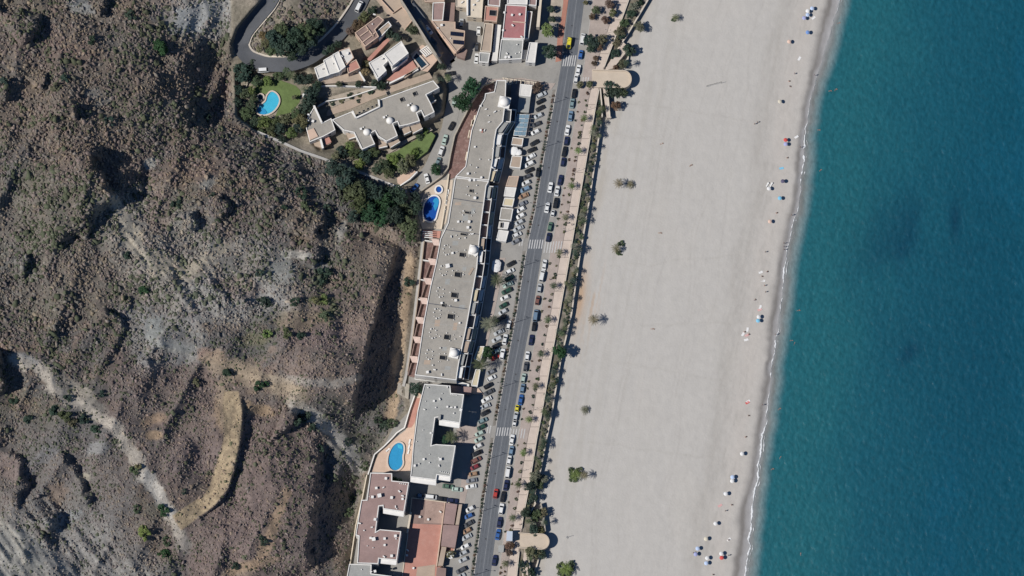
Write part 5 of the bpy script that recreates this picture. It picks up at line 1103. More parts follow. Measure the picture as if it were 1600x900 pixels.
# single trees of the town
tree(722,160,14,6.5,0,'deep','big dense dark green tree over the side street, southern crown')
tree(736,139,14.5,7,0,'deep','big dense dark green tree beside the side street, northern crown')
tree(681,264,8,3.4,0,'deep','small round dark tree between parked cars on the sloping side street')
tree(856,48,10,5,0,'bright','light green tree beside the red footpath'); tree(859,80,12,6.5,0,'dark','dark tree on the corner by the upper zebra crossing')
tree(862,30,5,3,0,'dark','small dark tree at the edge of the sandy yard'); tree(861,14,6,3,0,'dark','dark tree in the sandy yard near the top')
tree(839,137,8,3,0,'brown','reddish bush-like tree at the restaurant corner'); tree(762,551,9,4,0,'deep','round green tree beside the red car in the lot')
tree(874,549,9.5,5,-2.0,'deep','round dark tree on the bank halfway along the promenade')
tree(650,607,9,4,0,'dark','dark tree in the gap between the long block and the grey block'); tree(619,754,9,4.5,0,'deep','dark tree north of the mauve block'); tree(612,750,5,3.5,0,'olive','small olive tree beside the mauve block wall')
tree(705,866,6,3,0,'olive','small olive tree beside the white parasol on the podium')
palm(764,506,15,7.5,0,'grey','tall grey-green palm in the lot, midway along the long block'); palm(772,501,10,6.5,0,'mid','smaller palm touching the tall grey-green one')
palm(777,437,13,7.0,0,'mid','tall palm beside the cafe parasols in the lot'); palm(751,568,14,7.5,0,'mid','tall palm by the cream kiosk near the red car')
palm(705,682,12,6,0,'mid','palm in the shaded court of the grey U-shaped block'); palm(696,687,9,5,0,'deep','dark palm deep in the court of the grey block')
palm(476,139,9,4.5,6,'grey','grey palm beside the white parasol on the lawn'); palm(455,117,10,5.5,6.5,'mid','green palm at the north edge of the lawn'); palm(447,110,9,5,6.5,'mid','palm beside the hairpin road above the lawn')
palm(700,121,8,5,0.3,'mid','palm at the side street junction'); palm(689,125,8,5,0.3,'dark','dark palm beside the domed row at the junction')
for i, (x, y, r, t) in enumerate([(378,112,16,'dark'),(391,104,11,'dark'),(401,127,8,'mid'),(485,150,12,'dark'),(478,166,10,'dark'),(470,190,12,'olive'),(445,186,9,'olive'),(414,191,10,'bright'),(455,208,8,'bright'),(392,168,8,'mid'),(385,178,9,'mid'),(384,146,8,'mid'),(393,141,6,'bright'),(418,127,7,'bright'),(480,124,9,'dark'),(495,134,7,'dark'),(432,190,7,'mid'),(460,152,4,'olive'),(373,140,8,'dark'),(371,160,7,'dark'),(378,194,7,'mid'),(392,201,7,'dark'),(408,207,7,'mid'),(424,212,7,'olive'),(440,218,7,'dark'),(466,200,9,'dark'),(462,178,8,'mid'),(490,142,9,'dark'),(437,200,8,'dark'),(424,200,8,'mid'),(400,190,8,'dark'),(396,155,7,'mid'),(466,122,8,'dark'),(436,118,8,'mid')]):
    tree(x, y, r, 2.0+r*0.16, 5.8, t, ['large dark green','medium','dark','light green','olive'][{'dark':2,'mid':1,'bright':3,'olive':4}[t]]+' garden tree around the light blue pool', 'garden trees around the light blue pool')
for x, y, r, t in [(535,237,9,'dark'),(555,240,9,'mid'),(546,230,8,'bright'),(570,245,11,'dark'),(585,238,8,'mid'),(562,256,8,'bright'),(600,259,9,'mid'),(615,249,8,'bright'),(630,260,10,'olive'),(641,250,9,'olive'),(606,269,9,'mid'),(590,264,8,'dark'),(655,214,5,'mid'),(665,205,5,'bright'),(525,243,7,'olive'),(648,238,7,'bright')]:
    tree(x, y, r, 1.6+r*0.12, h1(x, y), t, 'leafy tree in the garden below the domed row', 'trees in the garden below the domed row')
for x, y, r, t in [(520,160,5,'dark'),(534,157,4,'olive'),(548,150,5,'dark'),(562,148,4,'olive'),(578,143,5,'dark'),(588,137,4,'mid'),(560,158,3,'dark'),(600,134,4,'dark'),(622,126,3,'olive')]: shrub(x, y, r, 3.7, t, 'bush in the dry bed behind the domed row', 'bushes behind the domed row')
for x, y, r, t in [(430,60,14,'dark'),(445,72,14,'dark'),(460,58,15,'dark'),(478,50,13,'mid'),(490,38,11,'dark'),(440,45,10,'mid'),(470,76,11,'dark'),(455,85,9,'dark'),(499,46,9,'dark'),(415,68,7,'olive'),(486,65,10,'dark'),(424,78,8,'mid'),(410,56,6,'dry'),(405,76,5,'grey')]:
    tree(x, y, r, 2.6+r*0.14, h1(x, y), t, 'dark green tree in the clump inside the hairpin bend', 'trees inside the hairpin bend')
for x, y, r, t in [(520,262,12,'dark'),(540,280,14,'dark'),(556,300,16,'mid'),(585,305,15,'dark'),(600,320,17,'deep'),(575,330,16,'deep'),(560,322,14,'mid'),(620,306,14,'dark'),(632,330,13,'mid'),(638,352,13,'mid'),(646,326,11,'dark'),(612,336,14,'dark'),(641,369,9,'mid'),(595,342,11,'deep'),(549,270,9,'dark'),(650,308,8,'dark'),(535,265,10,'dark'),(570,290,10,'dark'),(604,300,9,'dark'),(552,338,9,'dark')]:
    tree(x, y, r, 3.2+r*0.14, max(0, h1(x, y)), t, 'dark green tree in the thicket on the slope by the dark blue pool', 'trees of the thicket by the dark blue pool')
for x, y, r, t in [(568,28,9,'olive'),(560,38,9,'brown'),(549,48,7,'brown'),(527,69,6,'dark'),(517,76,6,'dark'),(509,82,5,'dark'),(608,51,8,'dark'),(620,58,7,'dark'),(585,130,6,'dark'),(596,134,7,'dark'),(644,46,8,'mid'),(582,16,7,'dark'),(560,132,5,'dark'),(530,132,5,'olive'),(572,100,6,'olive'),(571,112,6,'dry'),(690,104,6,'dark')]:
    tree(x, y, r, 1.6+r*0.13, h1(x, y), t, 'small dusty tree among the hillside villas', 'trees among the hillside villas')
# shrubs standing out of the scrub
for x, y, r, t in [(204,23,10,'dark'),(250,78,14,'deep'),(245,70,8,'deep'),(140,62,8,'dark'),(88,135,9,'olive'),(100,125,8,'dark'),(170,190,9,'dark'),(322,185,8,'dark'),(5,130,9,'dark'),(275,320,8,'dark'),(340,345,6,'dark'),(200,398,7,'dark'),(225,455,9,'deep'),(410,472,11,'dark'),(505,468,8,'bright'),(494,470,7,'olive'),(506,496,9,'mid'),(472,300,11,'dark'),(475,325,10,'mid'),(505,432,13,'dark'),(447,520,8,'mid'),(417,520,8,'bright'),(472,525,8,'dark'),(355,584,8,'dark'),(404,604,8,'deep'),(415,601,5,'deep'),(475,650,10,'dark'),(462,658,8,'dark'),(485,668,8,'dark'),
    (254,797,9,'deep'),(226,833,11,'bright'),(262,845,8,'mid'),(255,866,9,'deep'),(215,795,7,'mid'),(209,735,7,'mid'),(215,728,6,'olive'),(85,640,9,'dark'),(100,650,9,'mid'),(115,660,8,'olive'),(130,655,9,'dark'),(150,670,8,'dark'),(105,622,6,'dark'),(20,625,8,'dark'),(158,615,5,'dark'),(405,425,7,'dark'),(600,668,10,'dark'),(612,660,9,'mid'),(590,655,7,'dark'),(365,884,7,'dark'),(410,845,7,'dark'),(568,728,8,'mid'),(548,800,7,'mid'),(550,780,6,'dark'),(640,440,8,'dark'),(445,325,6,'dark'),(510,327,8,'dark'),(305,600,8,'olive'),(45,655,8,'dark'),(460,470,8,'dark'),(286,768,5,'dark'),(500,700,7,'dark'),(545,690,7,'dark'),(330,305,6,'dark')]:
    shrub(x, y, r*0.95, h1(x, y), t, 'green bush standing out of the dry hillside scrub', 'green bushes on the hillside', 1.0, 'hillside_bush')
# street palms between pavement and promenade
for i, (x, y) in enumerate([(913,184),(903.7,235),(893,290),(883.7,339),(874,394),(865,446),(856,499),(845,553),(837,603),(826.6,655),(818,707),(809.6,757),(801,809),(789.6,881)]):
    palm(x, y, 7.2, 3.4, 0.1, vr.choice(['mid','bright','olive']), 'small palm, '+ordinal(i+1)+' from the top in the row along the promenade', 'palms along the promenade')
ds = 10.0; y = 145.0
while y < 965:
    if not (372 < y < 396 or 660 < y < 692 or 828 < y < 860):
        shrub(float(PL_(y))-3.2+vr.uniform(-1.2,1.2), y, vr.uniform(1.7,3.1), 0.1, vr.choice(['olive','brown','dark','mid']), 'low dusty bush in the planting line between pavement and promenade', 'bushes along the promenade', 1.0, 'planter_bush')
    y += vr.uniform(5.5, 15)
y = 150.0
while y < 965:
    if not (368 < y < 396 or 660 < y < 690):
        shrub(float(RL(y))-4.0+vr.uniform(-.5,.5), y, vr.uniform(1.7,2.5), 0.12, vr.choice(['dark','dark','dark','brown']), 'low dark bush on the verge between parking lot and road', 'bushes on the road verge', 1.2, 'verge_bush')
    y += vr.uniform(3.4, 6.2)
y = 160.0
while y < 960:
    if vr.random() < 0.62 and not (372 < y < 396 or 668 < y < 690): shrub(float(RR(y))+14.4+vr.uniform(-.6,.8), y, vr.uniform(1.5,2.4), 0.1, vr.choice(['olive','brown','dark']), 'small bush at the pavement edge beside the kerb cars', 'bushes beside the kerb cars', 1.3, 'kerb_bush')
    y += vr.uniform(9, 20)
# planted bank below the promenade
y = 146.0; n = 0
while y < 968:
    w = float(GW(y)-PR_(y)); x = float(PR_(y))+w*vr.uniform(0.08, 0.98); k = vr.random(); z = bank_z(x, y)
    if 824 < y < 862: y += 6; continue
    if k < 0.24: palm(x, y, vr.uniform(5, 7.5), vr.uniform(2.0, 3.4), z, vr.choice(['dark','mid','grey']), 'small palm on the planted bank between promenade and beach', 'palms on the bank below the promenade')
    else: shrub(x, y, vr.uniform(2.6, 4.8), z, vr.choice(['dark','mid','grey','grey','olive']), 'dense shrub on the planted bank between promenade and beach', 'shrubs on the bank below the promenade', 0.75)
    y += vr.uniform(2.8, 6.0)
for x, y, r, h, t in [(931,16,6,3,'mid'),(953,7,7,3,'brown'),(957.6,20,6,2.5,'olive'),(946,31,6,2.5,'brown'),(920,62,8,3.4,'dark'),(929,66,8,3.4,'dark'),(940.6,62,8,3,'olive'),(936,72,6,2.5,'brown'),(931,91,4,1.5,'brown'),(928,99,4,1.5,'brown'),(924,74,7,3,'dark'),(906.6,132,5.5,2,'olive'),(921,132,5,2,'olive'),(915,4,4,2,'olive'),(925,26,5,2,'brown')]:
    tree(x, y, r, h, 0.1, t, 'dusty tree on the paved strip left of the promenade near the top', 'trees on the paved strip near the top')
for x, y, r, h, t in [(976,36,7,3,'mid'),(968,50,8,3,'grey'),(986,22,7,2.6,'dark'),(962,66,7,2.4,'olive'),(999,42,8,2.6,'grey'),(983,78,9,3,'dark'),(961,84,8,2.6,'dark'),(972,100,7,2,'olive'),(962,108,6,2,'brown'),(952,134,8,2.6,'dark'),(963,143,9,3,'dark'),(973,144,7,2.6,'mid'),(990,10,7,2.6,'grey'),(1000,4,6,2,'dark'),(962,165,7,2.6,'brown'),(970,54,7,2.6,'dark'),(948,148,5,2,'dark')]:
    tree(x, y, r, h, -2.8, t, 'dusty tree on the bank around the upper round plaza', 'trees around the upper round plaza')
for x, y, r, h, t in [(838,805,9,3,'mid'),(846,802,8,3,'olive'),(834,829,7,2.2,'dark'),(844,831,7,2.2,'olive'),(828,862,7,2,'olive'),(838,864,8,2.4,'olive'),(846,866,7,2.4,'dark'),(836,744,8,2.6,'grey'),(848,748,7,2.4,'grey'),(843,757,7,2.4,'mid'),(826,760,7,2.4,'dark'),(834,778,6,2,'dark'),(822,800,7,2.4,'dark'),(830,894,7,2.6,'dark'),(794,852,5,2,'brown'),(800,853,4.5,2,'brown'),(795,863,5,2,'brown'),(815,882,5,2,'dark')]:
    tree(x, y, r, h, bank_z(x, y), t, 'dusty tree on the bank around the lower round plaza', 'trees around the lower round plaza')
palm(979,98,6.5,6.0,BEACH_Z,'dark','slender palm on the sand beside the upper round plaza'); palm(851,816,6.5,5.5,BEACH_Z,'dark','slender palm on the sand above the lower round plaza')
# palms on the open sand
BP = [(1056,27,7.5,2.6,'olive','palm nearest the top edge, alone on the open sand'),(967,286,9,4.2,'dry','sparse dry palm on the sand, one of two touching, landward'),(985,288,8,1.6,'dry','sparse low dry palm on the sand, seaward of its twin'),(963,388,8.5,3.6,'olive','bushy palm on the sand level with the middle zebra crossing'),(928,499,10,5.5,'dry','sparse palm with a long shadow on the open sand'),(914,640,8,1.6,'olive','low round palm bush on the sand'),(900,742,11,3.2,'bright','bright green palm clump on the lower sand'),(913,742,8,4.8,'dry','taller palm beside the bright green clump on the lower sand'),(885,889,13,3.6,'bright','dense green palm clump on the sand at the bottom edge')]
for x, y, r, h, t, lb in BP: palm(x, y, r, h, BEACH_Z-0.25, t, lb, 'palms on the open sand')
for x, y, r in [(970,381,5),(968,395,5),(896,748,6),(893,738,7),(905,736,6),(882,896,9),(890,884,8),(878,885,8),(1053,31,4)]: shrub(x, y, r, BEACH_Z-0.2, 'mid', 'undergrowth tuft at the foot of a beach palm', 'tufts under the beach palms')

# ------------------------------------------------------------------ vehicles
def car_parts(L, W, Hh, hood, deck, hh):
    """hull sections along x (front +x), greenhouse with dark glass, body-coloured roof"""
    xs = [-L/2, -L/2+0.12, -L/2+0.55, 0, L/2-0.75, L/2-0.18, L/2]; ws = [0.78, 0.93, 1.0, 1.0, 0.98, 0.88, 0.7]; tz = [hh*0.78, hh*0.96, hh, hh+0.02, hh*0.97, hh*0.86, hh*0.7]
    V = []; F = []
    for x, w, t in zip(xs, ws, tz):
        h = W/2*w
        V += [(x,-h*0.9,0.25), (x,-h,0.5), (x,-h,t-0.1), (x,-h*0.86,t), (x,h*0.86,t), (x,h,t-0.1), (x,h,0.5), (x,h*0.9,0.25)]
    for i in range(len(xs)-1):
        for k in range(8): F.append((i*8+k, i*8+8+k, i*8+8+(k+1) % 8, i*8+(k+1) % 8))
    n = (len(xs)-1)*8; F += [tuple(range(8)), tuple(n+k for k in range(7, -1, -1))]
    f0, f1 = L/2-hood, L/2-hood-0.75; r0, r1 = -L/2+deck, -L/2+deck+0.45
    wb, wt = W/2*0.88, W/2*0.70
    o = len(V); V += [(f1,-wt,Hh-0.04),(f1,wt,Hh-0.04),(r1,wt,Hh-0.04),(r1,-wt,Hh-0.04),((f1+r1)/2,-wt,Hh),((f1+r1)/2,wt,Hh)]
    F += [(o,o+1,o+5,o+4), (o+4,o+5,o+2,o+3)]
    # pillars
    for s in (-1, 1):
        for (xa, xb) in ((f0, f1), (r0, r1)):
            v, f = tube_vf((xa, s*wb, hh), (xb, s*wt, Hh-0.05), 0.06, 0.05, 4); oo = len(V); V += v; F += [tuple(i+oo for i in q) for q in f]
    body = mesh('body', V, F, 'car_paint')
    g = Hh-0.06
    ws_ = mesh('windscreen', [(f0,-wb*0.97,hh-0.02),(f0,wb*0.97,hh-0.02),(f1,wt*0.98,g),(f1,-wt*0.98,g)], [(0,1,2,3)], 'rubber_glass')
    rw = mesh('rear_window', [(r0,-wb*0.97,hh-0.02),(r1,-wt*0.98,g),(r1,wt*0.98,g),(r0,wb*0.97,hh-0.02)], [(0,1,2,3)], 'rubber_glass')
    sw = mesh('side_window', [(f0,0,hh-0.02),(f1,wt-wb,g),(r1,wt-wb,g),(r0,0,hh-0.02)], [(0,1,2,3)], 'rubber_glass')
    return dict(body=body, ws=ws_, rw=rw, sw=sw, wb=wb, L=L, W=W)
KINDS = {'hatchback': car_parts(3.9,1.72,1.48,0.85,0.15,0.92), 'saloon': car_parts(4.45,1.78,1.45,1.15,0.55,0.9), 'estate car': car_parts(4.5,1.82,1.62,1.05,0.12,1.0), 'van': car_parts(5.0,1.92,2.1,0.6,0.05,1.15), 'microcar': car_parts(2.7,1.58,1.52,0.45,0.1,0.95)}
WHEEL = mesh('wheel', *merge([tube_vf((0,-0.1,0), (0,0.1,0), 0.31, 0.31, 12), tube_vf((0,-0.11,0), (0,0.11,0), 0.16, 0.16, 8)]), 'tyre')
PAINT = {'white':(0.74,0.74,0.72),'silver':(0.47,0.49,0.50),'grey':(0.20,0.21,0.23),'dark grey':(0.07,0.075,0.085),'black':(0.018,0.02,0.024),'navy':(0.02,0.028,0.075),'blue':(0.04,0.12,0.34),'blue-grey':(0.16,0.24,0.33),'teal':(0.20,0.28,0.29),'pale green':(0.42,0.52,0.46),'green':(0.10,0.18,0.13),'dark green':(0.02,0.065,0.045),'red':(0.42,0.05,0.04),'dark red':(0.20,0.03,0.04),'brown':(0.21,0.10,0.08),'orange':(0.36,0.225,0.14),'yellow':(0.72,0.62,0.05),'beige':(0.55,0.47,0.36)}
def car(px, py, rz, colour, kind, label, group, z=None):
    k = KINDS[kind]; z = 0.0 if z is None else z; p = U(px, py, z+0.9)
    root = empty(kind.replace(' ', '_') if kind != 'saloon' else 'saloon_car', (p.x, p.y, z), rz, label, 'van' if kind == 'van' else 'car', group)
    c = PAINT[colour]; f = vr.uniform(0.9, 1.08)
    b = obj('body', k['body'], root); b.color = (c[0]*f, c[1]*f, c[2]*f, 1)
    obj('windscreen', k['ws'], root); obj('rear_window', k['rw'], root)
    obj('side_window', k['sw'], root, (0, k['wb']*0.98, 0)); obj('side_window', k['sw'], root, (0, -k['wb']*0.98, 0), None, (1, -1, 1))
    for sx in (0.31, -0.31):
        for sy in (1, -1): obj('wheel', WHEEL, root, (k['L']*sx, sy*(k['W']/2-0.12), 0.31))
    return root
def kind_of(col, i): return ['hatchback','saloon','hatchback','estate car','hatchback'][(i*7+len(col)*3) % 5]
ANG = [
 ('above the middle crossing', [(846,148,'silver'),(845,158,'black'),(844,169,'black'),(841.5,180.5,'silver'),(838.7,193.7,'dark grey'),(836.7,206,'white'),(835,223,'black'),(831,234,'black'),(828.7,245,'white'),(827,256,'white'),(827,266,'black'),(824,275.5,'dark grey'),(822,285.6,'white'),(820.6,295.4,'blue-grey'),(818,306,'orange'),(817,318,'grey'),(813.8,327,'white'),(813.6,337,'white'),(811.7,347,'silver'),(809.8,357,'silver'),(808,366.6,'white'),(806,377,'grey')]),
 ('between lower crossings', [(798.5,412,'black'),(796.6,423.6,'white'),(795.6,434.5,'dark green'),(793.7,444.5,'pale green'),(792,454.5,'dark green'),(789,465,'white'),(787,477,'dark green'),(786,487,'silver'),(783,497,'black'),(779.5,519,'silver'),(776.7,530,'silver'),(776.7,539.5,'black'),(774.5,549,'teal'),(773.5,558,'red'),(767,581,'grey'),(768,590.5,'white'),(763,602.5,'black'),(764,612.5,'dark grey'),(760,624,'white'),(758,634.6,'silver'),(758,645,'black'),(754.6,657,'teal'),(752.7,667,'dark green')]),
 ('just above the alley', [(749.5,677,'pale green'),(748.5,686.5,'pale green'),(747,697,'white'),(745,708,'black'),(744,718.7,'brown'),(742,729.5,'dark red'),(739.7,740.5,'orange'),(737,750.6,'grey'),(736,760,'white')]),
 ('beside the low podium building', [(734.5,795,'white'),(732.6,806,'blue'),(732.6,818,'dark grey'),(729.7,829,'orange'),(728.8,839,'silver'),(727,853.7,'white'),(724,864,'silver'),(724,874.5,'silver'),(721,890.6,'dark grey'),(719,901,'silver')])]
for where, L_ in ANG:
    for i, (x, y, c) in enumerate(L_):
        k = kind_of(c, i); a = R(207+vr.uniform(-4, 4)) if vr.random() < 0.8 else R(27+vr.uniform(-3, 3))
        if y > 740 and y < 770: a = R(190)
        car(x, y, a, c, k, f'{c} {k} in the angled row {where}, {ordinal(i+1)} from top', 'cars parked in the angled row')
for x, y, c, k, a, lb in [(840.6,269,'black','hatchback',82,'black hatchback parked across the angled row near the verge'),(794.6,507.7,'white','hatchback',78,'white hatchback parked by the verge in the shade of the tall palm'),(789,530,'white','saloon',79,'white saloon parked by the verge beside silver angled cars'),(785,553,'white','estate car',79,'white estate car parked by the verge beside the red car'),
    (700,760,'green','saloon',-8,'green saloon in the alley mouth, landward of a pale green one'),(714.6,764.5,'pale green','saloon',-5,'pale green saloon with white roof in the alley mouth'),(658,774.5,'blue-grey','hatchback',-6,'blue-grey hatchback in the shade along the podium wall'),(673,776.5,'white','van',-6,'white van half in shade along the podium wall'),(690,779.5,'black','saloon',-6,'black saloon parked along the podium wall'),(707,782,'navy','saloon',-6,'navy saloon nearest the lot along the podium wall')]:
    car(x, y, R(a), c, k, lb, 'cars in the parking lot and alley')
KERB = [(910.4,61,'white','van'),(907.5,85,'blue','hatchback'),(903.7,108.6,'white','saloon'),(900,123,'white','hatchback'),(897,145.5,'black','hatchback'),(894,161,'teal','saloon'),(891.5,181,'blue-grey','saloon'),(886.7,203,'white','saloon'),(885,220,'navy','hatchback'),(882,236.5,'black','saloon'),(879.8,252.8,'navy','hatchback'),(875.4,281,'navy','saloon'),(870.5,298,'white','saloon'),(868.4,317,'black','estate car'),(862,333,'white','microcar'),(859.5,354,'green','hatchback'),(857,370.5,'navy','hatchback'),(850.7,413.5,'white','saloon'),(847,431,'white','van'),(843,450,'silver','hatchback'),(840,469,'brown','hatchback'),(837,493,'blue-grey','van'),(834.5,510,'black','hatchback'),(830,531,'navy','saloon'),(824,556,'white','hatchback'),(821.6,572.6,'dark grey','hatchback'),(818,590.5,'pale green','hatchback'),(816.5,606.5,'blue-grey','hatchback'),(813.7,624.5,'blue','saloon'),(808,637.5,'yellow','microcar'),(806,650,'silver','hatchback'),(804,661,'white','microcar'),(800,687,'white','saloon'),(799,704,'blue-grey','hatchback'),(795.5,719,'white','hatchback'),(793.5,738,'white','van'),(790.7,758,'navy','saloon'),(786,776,'black','saloon'),(783,795,'white','estate car'),(780,816,'navy','saloon'),(777,835,'blue','saloon'),(769,875.5,'navy','saloon')]
for i, (x, y, c, k) in enumerate(KERB):
    if x < RR(y)+3.6: x = float(RR(y))+3.6
    w = 'above the middle crossing' if y < 380 else ('between the lower crossings' if y < 675 else 'below the lowest crossing')
    j = sum(1 for q in KERB[:i+1] if (q[1] < 380) == (y < 380) and (q[1] < 675) == (y < 675))
    car(x, y, R(80+vr.uniform(-2, 2)), c, k, f'{c} {k} at the seaward kerb {w}, {ordinal(j)} from top', 'cars parked along the seaward kerb')
for x, y, c, k, a, lb in [(889.5,67,'yellow','van',-99,'yellow van driving on the road near the upper zebra crossing'),(860,292.5,'white','saloon',80,'upper of two white saloons driving on the road'),(855,324,'white','saloon',80,'lower of two white saloons driving on the road'),(774.5,771,'red','hatchback',80,'red hatchback driving on the road near the bottom')]: car(x, y, R(a), c, k, lb, 'cars driving on the beach road', 0.008)
for x, y, c, k, a, lb in [(561,10,'white','van',66,'white van on the upper hill road by the top edge'),(412,109.5,'white','van',4,'white van at the foot of the hairpin bend by dark trees')]: car(x, y, R(a), c, k, lb, None, h1(x, y)+0.3)
for x, y, c, k, a, lb in [(669.5,46.5,'white','saloon',-50,'white saloon in the narrow street beside the pink corner house'),(677.5,64,'dark grey','hatchback',-52,'dark car in the shade of the narrow street'),(721,36,'silver','hatchback',85,'silver hatchback in the shaded courtyard'),(748,48,'white','hatchback',88,'white hatchback beside the long tan-roofed house'),(745,73,'dark grey','hatchback',88,'dark hatchback in the shade beside the long tan-roofed house'),(744.5,91,'white','saloon',84,'white saloon where the courtyard meets the side street'),(703,115,'black','saloon',12,'black saloon with a white bonnet at the junction'),(710,158,'pale green','hatchback',80,'pale green hatchback half hidden under the big dark tree'),(705.5,196.5,'black','hatchback',62,'black hatchback on the side street below the big tree'),(695,218,'pale green','saloon',75,'pale green saloon second below the big tree on the side street'),(689.5,236,'white','estate car',73,'white estate car with dark roof on the sloping side street'),(684.5,252.5,'teal','hatchback',70,'teal hatchback beside the small round tree'),(667,279,'white','saloon',105,'white saloon at the lower end of the side street'),(647.5,294,'blue','saloon',55,'blue saloon at the dead end of the side street')]:
    car(x, y, R(a), c, k, lb, 'cars on the side streets', max(0.02, h1(x, y)+0.14))

# ------------------------------------------------------------------ street lamps, masts
LP = mesh('pole', *merge([tube_vf((0,0,0), (0,0,0.6), 0.16, 0.14, 8), tube_vf((0,0,0.6), (0,0,8.2), 0.10, 0.065, 8)]), 'steel')
LA = mesh('arm', *merge([tube_vf((0,0,8.1), (1.5,0,8.5), 0.05, 0.04, 6), tube_vf((0,0,8.1), (-1.2,0,8.4), 0.05, 0.04, 6)]), 'steel')
LH = mesh('lamp_head', *merge([box_vf(0,0,0,0.75,0.28,0.12), box_vf(0.05,0,-0.08,0.5,0.2,0.06)]), 'dark_metal')
def lamp(px, py, z, label, group, s=1.0):
    p = U(px, py, z); r = empty('street_lamp', p, R(-8), label, 'street lamp', group); r.scale = (s, s, s)
    obj('pole', LP, r); obj('arm', LA, r); obj('lamp_head', LH, r, (1.8,0,8.56)); obj('lamp_head', LH, r, (-1.5,0,8.46), R(180))
for i, y in enumerate([66,158.5,227,323,413,502,602,714,796.5,897]): lamp(float(RL(y))-3.0 if y > 100 else float(RL(y))-2.0, y+2.5, 0.12, 'tall double-armed street lamp on the road verge, '+ordinal(i+1)+' from the top', 'street lamps on the road verge')
for i, y in enumerate([52,172,268,362,455,548,640,736,812]): lamp(float(PL_(y))+1.6, y, 0.13, 'promenade lamp at the landward edge of the promenade, '+ordinal(i+1)+' from the top', 'lamps along the promenade', 0.6)
lamp(738.5,648,0.1,'lamp standing in the shade east of the grey U-shaped block','lamps by the grey block',0.8); lamp(723,689,0.1,'lamp casting a long shadow over the pink court entrance','lamps by the grey block',0.9)

# ------------------------------------------------------------------ parasols, towels, loungers, nets
def canopy_mesh(seed):
    r = random.Random(seed); V = [(0,0,0.32)]; F = []; n = 8
    for k in range(n): a = 2*math.pi*k/n; V.append((0.62*math.cos(a), 0.62*math.sin(a), 0.2))
    for k in range(n): a = 2*math.pi*k/n; V.append((math.cos(a), math.sin(a), 0.0))
    for k in range(n): a = 2*math.pi*(k+0.5)/n; V.append((0.93*math.cos(a), 0.93*math.sin(a), -0.03))
    for k in range(n):
        j = (k+1) % n; F += [(0, 1+k, 1+j), (1+k, 1+n+k, 1+2*n+k, 1+j), (1+j, 1+2*n+k, 1+n+j)]
    return mesh('canopy', V, F, 'cloth')
CAN = canopy_mesh(1); UP = mesh('pole', *tube_vf((0,0,-0.2), (0,0,2.1), 0.03, 0.025, 6), 'steel')
CLOTH = {'white':(0.76,0.75,0.73),'cream':(0.66,0.60,0.48),'blue':(0.18,0.30,0.58),'light blue':(0.22,0.52,0.70),'pale blue':(0.50,0.60,0.78),'red':(0.62,0.10,0.09),'violet':(0.38,0.40,0.62),'dark violet':(0.12,0.11,0.17),'orange':(0.72,0.52,0.42),'pink':(0.66,0.40,0.38),'green':(0.3,0.5,0.35)}
def beach_z(px, py):
    t = min(1, max(0, (px-float(GW(py)))/(float(WET(py))-float(GW(py))))); return BEACH_Z+(SEA_Z+0.75-BEACH_Z)*t**1.3
def parasol(px, py, c, label, r=0.88, z=None, group='parasols on the beach', h=2.0):
    z = beach_z(px, py) if z is None else z; p = U(px, py, z+h); o = empty('parasol', (p.x, p.y, z), vr.uniform(0, 0.7), label, 'parasol', group)
    obj('pole', UP, o, (0,0,0), None, (1,1,h/2.1)); k = obj('canopy', CAN, o, (0,0,h-0.05), None, (r, r, 1)); k.rotation_euler = (vr.uniform(-.12,.12), vr.uniform(-.12,.12), 0); k.color = (*CLOTH[c], 1)
def towel(px, py, c, label, a=0, w=0.9, l=1.8):
    z = beach_z(px, py); p = U(px, py, z); V = []; F = []
    for i in range(7):
        for j in range(4):
            V.append(((i/6-0.5)*l, (j/3-0.5)*w+0.04*math.sin(i*1.7), 0.05+0.035*math.sin(i*1.9+j*2.3)))
    F = [(i*4+j, i*4+4+j, i*4+5+j, i*4+1+j) for i in range(6) for j in range(3)]
    o = obj('towel', mesh('towel', V, F, 'cloth'), None, p, R(a)); o.color = (*CLOTH[c], 1); tag(o, label, 'towel', 'towels on the beach')
for x, y, c, lb in [(1262,17,'white','white parasol in the cluster near the top of the beach'),(1269,13,'pale blue','pale parasol topmost of the cluster near the top edge'),(1262,23,'pale blue','pale blue parasol in the middle of the top cluster'),(1256.5,28,'violet','violet-blue parasol at the lower end of the top cluster'),
    (1262,50.5,'blue','blue parasol alone below the top cluster'),(1233,65,'orange','pale orange parasol below the blue one'),(1218.5,158.5,'cream','cream parasol level with the upper plaza'),(1227.5,218.5,'red','red parasol touching a violet one'),(1227.5,225,'violet','violet parasol under the red one'),
    (1223,283,'dark violet','dark violet parasol near the wet sand'),(1201.5,294.5,'white','white parasol beside two loungers'),(1218.5,309.5,'light blue','light blue parasol near the wet sand'),(1203,346,'orange','orange and pale parasol alone on the trodden sand'),(1185.5,495,'white','white parasol touching a blue one'),(1184.5,501,'light blue','light blue parasol under the white one'),
    (1159.5,709,'white','white parasol alone on the lower beach'),(1144.5,745.5,'pale blue','upper parasol of a pale pair'),(1144,751.5,'white','lower parasol of a pale pair'),(1134,771.5,'white','white parasol below the pale pair'),(1118,818,'white','white parasol with a round dark shadow near the bottom'),(1103,842,'cream','small cream parasol above the blue cluster'),
    (1090,857,'pale blue','upper parasol of the blue-white cluster at the bottom'),(1087,866,'violet','violet lower parasol of the cluster at the bottom'),(1103.5,880,'pale blue','pale blue parasol seaward of the bottom cluster'),(1105,872,'white','white parasol touching the pale blue one at the bottom'),(1127,865,'white','white parasol above a red one near the bottom'),(1127.5,871.5,'red','red parasol near the bottom')]: parasol(x, y, c, lb)
for x, y, lb in [(1104,841,'')]: pass
